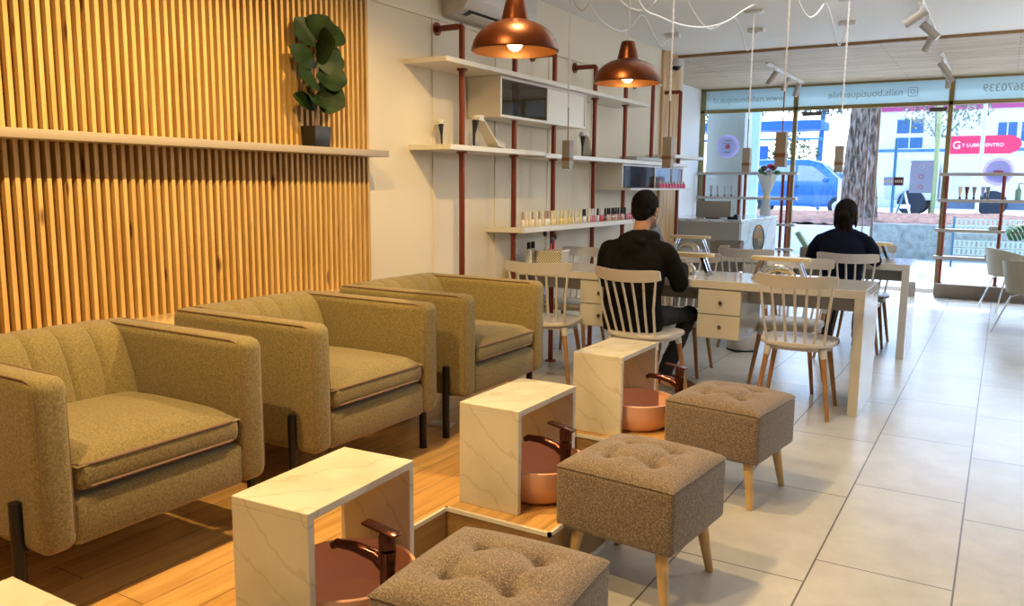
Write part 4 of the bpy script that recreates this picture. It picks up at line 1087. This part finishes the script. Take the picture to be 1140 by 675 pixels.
# ------------------------------------------------------------------ street outside
SZ = .50
struct('ground_pavement', MB().box(-30, 30, 12.12, 18.0, -.12, -.002), M['pave'], 'sunlit pale pavement outside the shop', 'pavement')
m = MB(); m.box(-60, 60, 25, 75, -.12, SZ)
struct('ground_street', m, M['road'], 'bright sunlit street beyond the planter', 'street')
m = MB(); m.box(-14, -2.31, 18.0, 18.22, -.1, .60, .01)  # left stretch coloured white to stand in for blown-out sunlight
tag(m.build('sunlit_kerb_wall', M['facade']), 'low wall holding the mulch, whitened to look sunlit, left part behind the woman', 'low wall')
m = MB(); m.box(-2.3, 6, 18.0, 18.22, -.1, .68, .01)
tag(m.build('planter_wall', M['concrete']), 'low rough concrete planter wall outside the window', 'planter')
m = MB()
def mul(u, v):
    return (-14+20*u, 18.23+6.75*v, .60+.12*math.sin(u*40)*.15+.10*v+random.uniform(0, .05))
m.grid(mul, 160, 50)
m.box(-14, 6, 18.22, 25, -.1, .55)
tag(m.build('mulch_bed', M['mulch']), 'reddish bark mulch filling the concrete planter', 'mulch', kind='stuff')
# tactile strip in the pavement
m = MB()
for k in range(16): m.box(-1.1+k*.12, -1.03+k*.12, 14.2, 15.0, -.002, .004)
tag(m.build('tactile_strip', M['concrete']), 'ribbed grey strip in the pavement outside the door', 'paving strip')

def trunk(name, lab, x, y, z, h, r0, r1, lean=0, mat='bark', branches=()):
    m = MB(); P = []; R_ = []
    for k in range(13):
        q = k/12; P.append((x+lean*q+.04*math.sin(q*7+x), y+.03*math.cos(q*5), z+h*q)); R_.append(r0+(r1-r0)*q+(.10*r0*(1-q)**6*4))
    n = 28
    b0 = len(m.bm.verts); m.tube(P, R_, n)
    for v in m.bm.verts:
        a = math.atan2(v.co.y-y, v.co.x-x); d = .022*math.sin(a*9+v.co.z*2)+.015*math.sin(a*17+v.co.z*5); v.co.x += d*math.cos(a)*r0*3; v.co.y += d*math.sin(a)*r0*3
    for (zz, dx, dy, dz, r) in branches:
        m.tube([(x+lean*zz/h, y, z+zz), (x+lean*zz/h+dx*.5, y+dy*.5, z+zz+dz*.6), (x+lean*zz/h+dx, y+dy, z+zz+dz)], [r, r*.75, r*.4], 12)
    return m
def foliage(m, c, rad, n, s, flat=1.0):
    for _ in range(n):
        while True:
            p = V(random.uniform(-1, 1), random.uniform(-1, 1), random.uniform(-1, 1))
            if p.length < 1: break
        p = V(c[0]+p.x*rad[0], c[1]+p.y*rad[1], c[2]+p.z*rad[2])
        d = V(random.uniform(-1, 1), random.uniform(-1, 1), random.uniform(-1, 1)).normalized(); sd = d.cross(V(0, 0, 1)); 
        if sd.length < .1: sd = V(1, 0, 0)
        sd.normalize(); L = s*random.uniform(.6, 1.3)
        vs = [p-d*L, p+sd*L*.45, p+d*L, p-sd*L*.45]
        m._add(vs, [(0, 1, 2, 3)])
t = thing('street_tree', 'large rough-barked tree trunk standing in the planter', 'tree', (0, 0, 0))
trunk('', '', -3.13, 22, .62, 7.5, .33, .29, .15, branches=((6.5, 1.2, .5, 1.5, .12), (6.8, -1.2, .3, 1.4, .12))).build('trunk', M['bark'], t)
m = MB(); foliage(m, (-2.8, 22.2, 8.6), (3.2, 3, 1.3), 1400, .16); m.build('foliage', M['leafout'], t)
t = thing('street_tree', 'thin leaning dark tree trunk left of the large trunk', 'tree', (0, 0, 0))
trunk('', '', -5.15, 32, SZ, 5.2, .20, .13, .95, mat='tealmetal').build('trunk', M['tealmetal'], t)
m = MB(); foliage(m, (-4.4, 32, 6.3), (2.2, 1.8, 1.0), 600, .16); m.build('foliage', M['leafblue'], t)
t = thing('street_tree', 'young leafy street tree seen behind the right window post', 'tree', (0, 0, 0))
trunk('', '', -2.15, 32, SZ, 4.0, .07, .05, -.1, branches=((2.4, .5, .1, .9, .03), (2.6, -.5, .1, .8, .03), (3.2, .3, .1, .9, .03))).build('trunk', M['concrete'], t)
m = MB(); foliage(m, (-2.0, 32, 4.15), (1.45, 1.1, 1.05), 900, .085); m.build('foliage', M['leafout'], t)
for (x, y, z, rx, rz, lab) in ((-11.2, 38, 4.9, 1.8, 1.1, 'blue-grey treetop over the blue shelter, at the left pane'), (-7.6, 40, 5.6, 2.1, 1.0, 'pinkish grey treetop left of the large trunk'), (-14.5, 38, 4.8, 1.7, 1.4, 'treetop seen past the left edge of the grey banner')):
    t = thing('background_tree', lab, 'tree', (0, 0, 0))
    m = MB(); m.tube([(x, y, SZ), (x+.2, y, z)], [.16, .10], 12); m.build('trunk', M['tealmetal'], t)
    m = MB(); foliage(m, (x, y, z), (rx, 1.2, rz), 1500, .13); m.build('foliage', M['leafblue'], t)
t = thing('roadside_bush', 'greenish bush under the blue shelter roof', 'bush', (0, 0, 0))
m = MB(); foliage(m, (-8.1, 37, 2.6), (1.25, .6, 1.25), 1300, .10); m.build('foliage', M['leafout'], t)
m = MB()
for k in range(5): m.tube([(-8.1, 37, SZ), (-8.6+k*.25, 37, 2.6)], .03, 6)
m.build('stems', M['tealmetal'], t)

t = thing('pillar', 'pale grey square pillar outside the left window pane', 'pillar', (-3.70, 12.62, 0))
m = MB(); m.box(-.285, .285, -.2, .2, 0, 3.2, .006); m.build('shaft', M['banner'], t)
m = MB(); m.box(-.30, .30, -.215, .215, 0, .15, .004); m.build('base', M['banner'], t)
tag(MB().box(-3.72, -3.50, 13.6, 13.7, 0, 3.3, .01).build('panel_board', M['paleblue']), 'narrow pale blue board outside, right of the grey pillar', 'board')

# cars, side view facing +x
def make_car(name, lab, loc, body, glass, L=4.3, hh=1.85, hood=.75, van=True):
    t = thing(name, lab, 'car', loc)
    if van: prof = [(-L/2, .32), (-L/2+.02, 1.05), (-L/2+.15, 1.70), (-L/2+.35, hh), (.35, hh), (.75, hh-.10), (1.30, 1.22), (1.42, 1.12), (L/2-.15, .95), (L/2, .75), (L/2, .32)]
    else: prof = [(-L/2, .32), (-L/2+.02, .95), (-L/2+.4, 1.05), (-L/2+1.0, hh), (.35, hh), (1.05, 1.05), (L/2-.15, .85), (L/2, .65), (L/2, .32)]
    XZ = Matrix(((1, 0, 0, 0), (0, 0, -1, 0), (0, 1, 0, 0), (0, 0, 0, 1)))
    m = MB(); m.prism(prof, -.85, .85, mat=XZ, bev=.04); bd = m.build('body', M[body], t)
    m = MB()
    if van: wins = [[(-1.85, 1.15), (-1.75, 1.62), (-1.0, 1.66), (-1.0, 1.15)], [(-.92, 1.15), (-.92, 1.66), (-.05, 1.66), (-.05, 1.15)], [(.03, 1.15), (.03, 1.66), (.50, 1.62), (.98, 1.25), (1.0, 1.15)]]
    else: wins = [[(-1.2, 1.02), (-.85, hh-.10), (-.15, hh-.10), (-.15, 1.02)], [(-.08, 1.02), (-.08, hh-.10), (.35, hh-.12), (.85, 1.02)]]
    for w_ in wins:
        m.prism(w_, -.866, -.84, mat=XZ); m.prism(w_, .84, .866, mat=XZ)
    m.build('side_windows', M[glass], t)
    for x in (-L/2+.75, L/2-.80):
        for s_ in (-1, 1):
            m = MB(); m.tube([(x, s_*.72, .33), (x, s_*.88, .33)], .33, 28); w_ = m.build('wheel', M['tyre'], t)
            m = MB(); m.tube([(x, s_*.87, .33), (x, s_*.895, .33)], .20, 20)
            for k in range(8): m.tube([(x, s_*.897, .33), (x+.19*math.cos(k*PI/4), s_*.897, .33+.19*math.sin(k*PI/4))], .014, 6)
            m.build('hubcap', M['steel'], w_)
    m = MB(); m.ball((L/2-.28, -.84, .80), .16, 14, (1.3, .12, .6)); m.build('headlight', M['carwhite'], t)
    m = MB(); m.ball((.92, -.95, 1.18), .10, 12, (1, .9, .7)); m.build('wing_mirror', M[body], t)
    m = MB(); m.box(-.06, .10, -.875, -.85, .95, .98, .005); m.box(-1.02, -1.0, -.853, -.85, .4, 1.6); m.box(-.01, .005, -.853, -.85, .4, 1.15); m.build('door_handle', M['tyre'], t)
    return t
make_car('blue_van', 'blue minivan parked side-on beyond the planter', (-5.95, 29, .45), 'carblue', 'carglass')
make_car('parked_car', 'white and blue car half hidden behind the blue minivan', (-5.9, 33.2, .75), 'carwhite', 'carglass', 4.4, 1.5, van=False)
def make_truck():
    t = thing('white_truck', 'white delivery truck, overexposed, behind the planter at the right', 'truck', (-.9, 31, SZ))
    m = MB(); m.box(-.9, 5.5, -1.1, 1.1, .55, 1.85, .04); m.build('cargo_box', M['carwhite'], t)
    m = MB(); m.prism([(-2.6, .5), (-2.6, 1.3), (-2.1, 1.9), (-1.0, 1.9), (-1.0, .5)], -1.0, 1.0, mat=Matrix(((1, 0, 0, 0), (0, 0, -1, 0), (0, 1, 0, 0), (0, 0, 0, 1))), bev=.05); m.build('cab', M['carwhite'], t)
    m = MB(); m.box(-.9, 5.2, -.9, .9, .25, .56); m.build('chassis', M['truckdark'], t)
    for x in (-1.75, .55, 4.3):
        m = MB(); m.tube([(x, -1.12, .42), (x, -.8, .42)], .42, 28); m.tube([(x, .8, .42), (x, 1.12, .42)], .42, 28); m.build('wheel', M['tyre'], t)
    return t
make_truck()
# slatted bench-like rack outside right
t = thing('slatted_rack', 'pale green slatted metal rack on the pavement at the right', 'rack', (.05, 16.6, 0))
for j, z in enumerate((.28, .42, .66, .80)):
    m = MB()
    for k in range(22): m.box(-.78+k*.074, -.74+k*.074, -.02, .02, z-.045, z+.045)
    m.box(-.8, .86, -.012, .012, z+.045, z+.06); m.box(-.8, .86, -.012, .012, z-.06, z-.045); m.build('slat_row', M['palegreen'], t)
for x in (-.8, .86):
    m = MB(); m.tube([(x, 0, 0), (x, 0, .9)], .02, 10); m.build('upright', M['tealmetal'], t)
# building across the street
t = thing('building', 'white building across the street with a pink fascia and blue windows', 'building', (0, 44, SZ))
m = MB(); m.box(-6.2, 16, 0, 6, 0, 6.2); m.build('facade', M['facade'], t)
m = MB(); m.box(-6.2, 16, -.25, 0, 4.55, 5.1, .01); m.build('fascia', M['pink'], t)
m = MB(); m.box(-6.2, 16, -.08, 0, 2.62, 2.75); m.build('blue_band', M['carblue'], t)
for (x0, x1, z0, z1) in ((-4.8, -3.55, 3.45, 4.2), (-4.8, -3.55, 2.75, 3.35), (-.6, .25, 3.0, 3.95), (.32, 1.4, 3.0, 3.95), (1.5, 2.5, 3.0, 3.95)):
    m = MB(); m.box(x0, x1, -.06, 0, z0, z1, .01); fr = m.build('window', M['signwhite'], t)
    m = MB(); m.box(x0+.05, (x0+x1)/2-.03, -.08, -.05, z0+.05, z1-.05); m.box((x0+x1)/2+.03, x1-.05, -.08, -.05, z0+.05, z1-.05); m.build('pane', M['winblue'], fr)
# blue shelter
t = thing('bus_shelter', 'blue shelter roof on posts behind the parked minivan', 'shelter', (0, 35, SZ))
m = MB(); m.box(-13.5, -6.35, -1.2, .6, 3.15, 3.5, .02); m.build('roof', M['shelterblue'], t)
m = MB(); m.box(-13.5, -6.2, -1.25, -1.2, 2.72, 2.82); m.build('rail', M['carblue'], t)
for x in (-13.2, -9.45, -6.5):
    m = MB(); m.tube([(x, 0, 0), (x, 0, 3.15)], .06, 10); m.build('post', M['shelterblue'], t)
m = MB(); m.box(-9.4, -8.7, .3, .4, .3, 2.6); m.build('back_panel', M['shelterblue'], t)
# red arrow sign
t = thing('arrow_sign', 'large red arrow-shaped sign with white lettering on two posts', 'sign', (0, 38, 0))
m = MB(); m.prism([(-2.1, 2.78), (-2.1, 3.50), (.02, 3.50), (.30, 3.36), (.38, 3.14), (.30, 2.92), (.02, 2.78)], -.04, .04, mat=Matrix(((1, 0, 0, 0), (0, 0, -1, 0), (0, 1, 0, 0), (0, 0, 0, 1)))); m.build('board', M['red'], t)
def sign_text(body, x, z, size, parent, mat, w=None):
    o = lettering(body, x, z, size, '', mat, -.05, .005, 'sign_lettering', False, parent)
    fit(o, w)
sign_text('G', -1.86, 3.12, .42, t, 'signwhite', .26); sign_text('Y LUBRICENTRO', -.95, 3.12, .22, t, 'signwhite', 1.45)
for x in (-1.9, .1):
    m = MB(); m.tube([(x, .06, SZ), (x, .06, 3.4)], .05, 10); m.build('post', M['facade'], t)
# posts
def post(lab, x, y, h, mat, r=.05, z=SZ, extra=None):
    m = MB(); m.tube([(x, y, z), (x, y, z+h)], r, 12); m.tube([(x, y, z), (x, y, z+.03)], r*2, 12)
    if extra: m.box(*extra)
    return tag(m.build('street_post', M[mat]), lab, 'post', 'street posts')
post('teal street post just right of the large trunk', -2.9, 27, 2.35, 'tealmetal', .045)
post('olive-yellow wooden post behind the window poster', -2.02, 30, 3.9, 'yellowgreen', .07)
post('white street post in front of the red arrow sign', -.66, 26, 3.2, 'facade', .05)
post('short white post in front of the minivan\'s wheel', -4.25, 26, 1.15, 'facade', .05)
t = thing('folding_barrier', 'white and teal A-shaped barrier beside the tree trunk', 'barrier', (-2.55, 26.6, SZ))
for s_ in (-1, 1):
    m = MB(); m.tube([(s_*.22, 0, 0), (0, 0, .8)], .03, 8); m.build('leg', M['facade' if s_ > 0 else 'tealmetal'], t)
m = MB(); m.box(-.18, .18, -.02, .02, .3, .42); m.build('crossbar', M['facade'], t)

# ------------------------------------------------------------------ people
def limb(m, pts, rs, n=18):
    pts = [Vector(p) for p in pts]; m.tube(pts, rs, n)
    for p, r in zip(pts, rs): m.ball(p, r*.995, n)
def loft(m, rings, n=28):
    vs = []; fs = []
    for (x, y, z, rx, ry) in rings:
        for k in range(n):
            a = 2*PI*k/n; c, s_ = math.cos(a), math.sin(a); e = .85
            vs.append((x+rx*math.copysign(abs(c)**e, c), y+ry*math.copysign(abs(s_)**e, s_), z))
    for i in range(len(rings)-1):
        for k in range(n): fs.append((i*n+k, i*n+(k+1) % n, (i+1)*n+(k+1) % n, (i+1)*n+k))
    fs.append(tuple(range(n))[::-1]); fs.append(tuple((len(rings)-1)*n+k for k in range(n)))
    m._add(vs, fs)
def fuse(o, vox, sm=6, disp=0, scale=.12):
    r = o.modifiers.new('Remesh', 'REMESH'); r.mode = 'VOXEL'; r.voxel_size = vox; r.use_smooth_shade = True
    s_ = o.modifiers.new('Smooth', 'SMOOTH'); s_.factor = .5; s_.iterations = sm
    if disp:
        tx = D.textures.new('folds', 'CLOUDS'); tx.noise_scale = scale
        d = o.modifiers.new('Displace', 'DISPLACE'); d.texture = tx; d.strength = disp; d.mid_level = .5
    return o
def hand(m, w, d, up, side, s=1.0, curl=.5):
    """w wrist, d pointing direction, up back-of-hand normal, side thumb side (+1/-1)"""
    d = Vector(d).normalized(); up = Vector(up).normalized(); lat = d.cross(up).normalized()*side; up = lat.cross(d).normalized()*side
    w = Vector(w)
    for k in range(4):
        o_ = (k-1.5)*.019*s
        limb(m, [w+lat*o_*.5, w+d*.085*s+lat*(-o_)], [.016*s, .0115*s], 10)
        L = [.062, .072, .068, .052][k]*s
        b_ = w+d*.085*s-lat*o_; p1 = b_+(d*.5*L-up*curl*.25*L); p2 = p1+(d*.35*L-up*curl*.6*L); p3 = p2+(d*.15*L-up*curl*.8*L)
        limb(m, [b_, p1, p2, p3], [.0095*s, .0085*s, .008*s, .0065*s], 10)
    tb_ = w+d*.02*s+lat*.022*s; t1 = tb_+d*.03*s+lat*.028*s-up*.01*s; t2 = t1+d*.035*s+lat*.006*s-up*.008*s
    limb(m, [tb_, t1, t2], [.014*s, .0105*s, .0085*s], 10)
def head(m, c, yaw=0, pitch=0):
    Mt = Matrix.Translation(c) @ Matrix.Rotation(yaw, 4, 'Z') @ Matrix.Rotation(-pitch, 4, 'X')
    def B(p, r, sc): 
        b = bmesh.new(); bmesh.ops.create_uvsphere(b, u_segments=20, v_segments=14, radius=r)
        for v in b.verts: v.co = V(v.co.x*sc[0]+p[0], v.co.y*sc[1]+p[1], v.co.z*sc[2]+p[2])
        bmesh.ops.transform(b, matrix=Mt, verts=b.verts); m.merge(b)
    B((0, -.01, .02), .095, (.80, 1.0, .98)); B((0, .025, -.045), .07, (.82, .92, .95)); B((0, .075, -.085), .026, (1.1, .8, .7))
    B((0, .098, -.018), .013, (.8, 1.2, 1.9)); B((0, .108, -.034), .014, (1.1, .8, .7)); B((0, .090, -.062), .017, (1.4, .6, .35)); B((0, .088, -.074), .016, (1.2, .6, .4))
    for s_ in (-1, 1):
        B((s_*.079, .0, -.015), .022, (.35, .75, 1.45)); B((s_*.090, -.010, -.002), .019, (.4, .8, 1.2))
        B((s_*.030, .080, .014), .014, (1.3, .5, .7)); B((s_*.03, .083, .030), .018, (1.3, .5, .35))
    return Mt
def person(kind):
    man = kind == 'man'
    if man:
        t = thing('person', 'person in a black hooded jacket sitting on a white spindle chair, seen from behind', 'person', (-2.03, 4.96, 0), -.10)
        K = dict(sh=.195, cz=.885, hc=V(.015, .085, 1.225), tw=.175, yo=0)
    else:
        t = thing('person', 'person in a dark navy top with dark tied-back hair at the far table', 'person', (-1.10, 7.09, 0), 0)
        K = dict(sh=.165, cz=.87, hc=V(.0, .04, 1.165), tw=.155, yo=-.03)
    y0 = K['yo']; hc = K['hc']; sh = K['sh']; tw = K['tw']
    # joints
    if man:
        elb = [V(-.275, .10, .745), V(.255, .13, .755)]; wr = [V(-.11, .40, .83), V(.14, .42, .83)]
        knee = [V(-.13, .40, .515), V(.20, .41, .515)]; ank = [V(-.12, .43, .11), V(.12, .26, .13)]; toe = [V(-.13, .60, .035), V(.28, .33, .035)]
    else:
        elb = [V(-.255, .03, .80), V(.245, .03, .80)]; wr = [V(-.11, .33, .835), V(.12, .33, .835)]
        knee = [V(-.13, .36, .505), V(.12, .36, .505)]; ank = [V(-.13, .18, .10), V(.10, .38, .10)]; toe = [V(-.14, .36, .03), V(.10, .56, .03)]
    hip = [V(-.085, y0, .54), V(.085, y0, .54)]; shd = [V(-sh, y0+.02, .965), V(sh, y0+.02, .965)]
    m = MB()
    torso = [(0, y0-.01, .46, tw*.9, .10), (0, y0-.02, .56, tw*.95, .12), (0, y0-.03, .70, tw*.86, .105), (0, y0-.02, .84, tw*1.0, .115), (0, y0, .93, tw*1.02, .11), (0, y0+.02, .985, tw*.75, .085), (0, y0+.035, 1.03, .07, .06)]
    loft(m, torso)
    limb(m, [(0, y0+.03, 1.0), hc+V(0, -.03, -.07)], [.055, .052])
    for i in (0, 1):
        limb(m, [shd[i], elb[i], wr[i]], [.050, .038, .026]); s_ = 1 if i == 0 else -1
        d = (wr[i]-elb[i]); d.z *= .3; hand(m, wr[i], d, (0, 0, 1), s_, .95)
        limb(m, [hip[i], knee[i], ank[i]], [.075, .052, .036])
        limb(m, [ank[i]-V(0, .02, .06), toe[i]], [.035, .028])
    Mt = head(m, hc, .0 if man else 0, .28 if man else .12)
    fuse(m.build('body', M['skin'], t), .0055, 3)
    # top
    m = MB()
    g = 1.12
    loft(m, [(0, y0-.01, .44 if man else .47, tw*1.12, .135), (0, y0-.02, .52, tw*1.16, .15), (0, y0-.035, .68, tw*1.10, .14), (0, y0-.02, .84, tw*1.20, .145), (0, y0, .93, tw*1.24, .135), (0, y0+.01, .99, tw*1.0, .105), (0, y0+.02, 1.035, tw*.52, .075)] if man else
         [(0, y0-.01, .47, tw*1.1, .125), (0, y0-.02, .56, tw*1.1, .135), (0, y0-.03, .70, tw*1.02, .125), (0, y0-.02, .84, tw*1.12, .13), (0, y0, .93, tw*1.14, .12), (0, y0+.01, .985, tw*.85, .09), (0, y0+.03, 1.04, .062, .06)])
    for i in (0, 1):
        s_ = -1 if i == 0 else 1
        limb(m, [V(s_*sh*.35, y0+.01, 1.0), shd[i]+V(0, 0, -.005)], [.06, .068 if man else .056])
        limb(m, [shd[i]+V(s_*.008, 0, -.01), (shd[i]+elb[i])*.5+V(s_*.018, -.01, 0), elb[i], (elb[i]*.4+wr[i]*.6)+V(0, 0, .0), wr[i]], [.070 if man else .056, .064 if man else .052, .056 if man else .047, .046 if man else .038, .036 if man else .031])
    if man:
        for k in range(9):   # crumpled hood lying round the nape
            a = PI*1.08+PI*.84*k/8; m.ball((.105*math.cos(a), y0+.055+.085*math.sin(a), 1.035+.02*math.sin(a*1.5)), .052, 14)
        m.ball((.0, y0-.085, .975), .085, 18, (1.15, .62, .95)); m.ball((-.05, y0-.09, .93), .05, 14, (1.2, .7, 1)); m.ball((.04, y0-.075, 1.03), .06, 14, (1.3, .8, .7))
    fuse(m.build('hooded_jacket' if man else 'knit_top', M['jacket' if man else 'navy'], t), .008, 4, .022 if man else .012, .09)
    # trousers + shoes
    m = MB()
    loft(m, [(0, y0-.01, .458, tw*1.0, .12), (0, y0, .52, tw*1.05, .13), (0, y0-.01, .60, tw*.98, .12)])
    for i in (0, 1): limb(m, [hip[i], knee[i], ank[i]+V(0, 0, .02)], [.088, .066, .052])
    fuse(m.build('trousers', M['trouser'], t), .008, 4, .016, .08)
    for i in (0, 1):
        m = MB(); a = ank[i]; tt = toe[i]; d = (tt-a); d.z = 0; d.normalize()
        limb(m, [a+V(0, 0, -.045)-d*.03, a.lerp(tt, .5)+V(0, 0, -.015), tt], [.042, .042, .034], 16)
        limb(m, [a+V(0, 0, -.0), a+V(0, 0, -.04)], [.042, .044], 16)
        o = m.build('shoe', M['shoe'] if man else M['dark'], t); fuse(o, .006, 5)
    # hair
    m = MB()
    def BH(p, r, sc):
        b = bmesh.new(); bmesh.ops.create_uvsphere(b, u_segments=24, v_segments=16, radius=r)
        for v in b.verts: v.co = V(v.co.x*sc[0]+p[0], v.co.y*sc[1]+p[1], v.co.z*sc[2]+p[2])
        bmesh.ops.transform(b, matrix=Mt, verts=b.verts); m.merge(b)
    if man:
        BH((0, -.020, .032), .100, (.86, 1.03, 1.0)); BH((0, -.052, -.020), .070, (1.0, .85, .95)); BH((0, -.01, .065), .075, (.9, 1.0, .8))
    else:
        BH((0, -.022, .028), .099, (.90, 1.05, 1.03)); BH((0, -.045, -.045), .072, (1.02, .9, 1.2)); BH((0, -.135, -.015), .040, (1.2, .8, .9))
        for k in range(10):
            a = -.055+.0122*k; BH((a*1.05, -.070+.01*math.cos(k*2), -.135), .017, (.8, .7, 3.0+(k % 3)*.6))
        BH((-.080, -.01, -.05), .024, (.5, 1.0, 2.4)); BH((.080, -.01, -.05), .024, (.5, 1.0, 2.4))
    fuse(m.build('hair', M['hair'], t), .006, 2, .006, .02)
    if man:
        m = MB()
        def fm(u, v):
            a = math.radians(-75+150*u); return Mt @ V(.082*math.sin(a), .012+.092*math.cos(a)-.0, -.03-.075*v*(1-.25*abs(math.sin(a))))
        m.grid(fm, 20, 8, thick=.002, normal=(0, .3, 0)); m.build('face_mask', M['whitefab'], t)
        for s_ in (-1, 1):
            m = MB(); m.tube([Mt @ V(s_*.080, .035, -.04), Mt @ V(s_*.090, .0, .010), Mt @ V(s_*.088, -.018, -.02), Mt @ V(s_*.082, .02, -.08)], .0028, 6); m.build('mask_strap', M['whitefab'], t)
    return t
person('man'); person('woman')

# ------------------------------------------------------------------ lights
def spot(loc, target, power, col, ang=70, blend=.5, r=.03):
    l = D.lights.new('spot', 'SPOT'); l.energy = power; l.color = col; l.spot_size = math.radians(ang); l.spot_blend = blend; l.shadow_soft_size = r
    o = D.objects.new('ceiling_spot', l); COL.objects.link(o); o.location = loc; o.rotation_euler = (Vector(target)-Vector(loc)).to_track_quat('-Z', 'Y').to_euler()
def point(loc, power, col, r=.05):
    l = D.lights.new('point', 'POINT'); l.energy = power; l.color = col; l.shadow_soft_size = r
    o = D.objects.new('bulb_or_fill_light', l); COL.objects.link(o); o.location = loc
def area(loc, rot, sx, sy, power, col, portal=False):
    l = D.lights.new('area', 'AREA'); l.shape = 'RECTANGLE'; l.size = sx; l.size_y = sy; l.energy = power; l.color = col
    if portal: l.cycles.is_portal = True
    o = D.objects.new('area_light', l); COL.objects.link(o); o.location = loc; o.rotation_euler = rot
warm = (1, .675, .285)
for y in (.45, 1.7, 2.95): spot((-1.70, y, 2.76), (-2.35, y+.1, .4), 135, warm, 128, .4, .015)
for y in (3.0, 4.18): point((-1.79, y, 1.915), 2, (1, .66, .30), .03)
area((-1.2, 5.6, 2.77), (0, 0, 0), 1.2, 3.0, 17, (1, .95, .88))  # added soft overhead fill for the table area, no fixture modelled
area((0.9, 2.0, 2.77), (0, 0, 0), 1.5, 3.0, 9, (1, .92, .82))  # weak added fill above the foreground
for y in (5.6, 8.6): point((1.35, y, 2.15), 42, (.96, .97, 1), .25)  # added unseen soft fill on the right side, lifts the ceiling brightness
area((-.67, 12.15, 1.4), (PI/2, 0, 0), 6.4, 2.7, 1, (1, 1, 1), portal=True)
sun = D.lights.new('sun', 'SUN'); sun.energy = 6; sun.angle = .01; sun.color = (1, .97, .92)
so = D.objects.new('sun', sun); COL.objects.link(so); so.rotation_euler = V(.12, -.60, -1.0).to_track_quat('-Z', 'Y').to_euler()
w = D.worlds.new('World'); bpy.context.scene.world = w; w.use_nodes = True
nt = w.node_tree; bg = nt.nodes['Background']
sky = N(nt, 'ShaderNodeTexSky'); sky.sky_type = 'NISHITA'; sky.sun_disc = False; sky.sun_elevation = math.radians(50); sky.sun_rotation = math.radians(0); sky.dust_density = 2
tint = N(nt, 'ShaderNodeMixRGB', blend_type='MULTIPLY'); tint.inputs[0].default_value = 1; tint.inputs[2].default_value = (.80, .95, 1.12, 1)
nt.links.new(sky.outputs[0], tint.inputs[1]); nt.links.new(tint.outputs[0], bg.inputs[0]); bg.inputs[1].default_value = .75

# ------------------------------------------------------------------ camera
cd = D.cameras.new('Camera'); cam = D.objects.new('Camera', cd); COL.objects.link(cam)
X = V(.858, .514, .009); Dn = V(.081, -.118, -.990); F = V(-.508, .850, -.143)
F.normalize(); X = (X-F*X.dot(F)).normalized(); Up = X.cross(F).normalized()
cam.matrix_world = Matrix(((X.x, Up.x, -F.x, 0), (X.y, Up.y, -F.y, 0), (X.z, Up.z, -F.z, H), (0, 0, 0, 1)))
cd.sensor_width = 36; cd.lens = 36*909.47/1140; cd.clip_start = .05; cd.clip_end = 300
sc = bpy.context.scene; sc.camera = cam
sc.view_settings.view_transform = 'Standard'; sc.view_settings.look = 'None'; sc.view_settings.gamma = 1; sc.view_settings.use_curve_mapping = False
sc.view_settings.exposure = 0.25
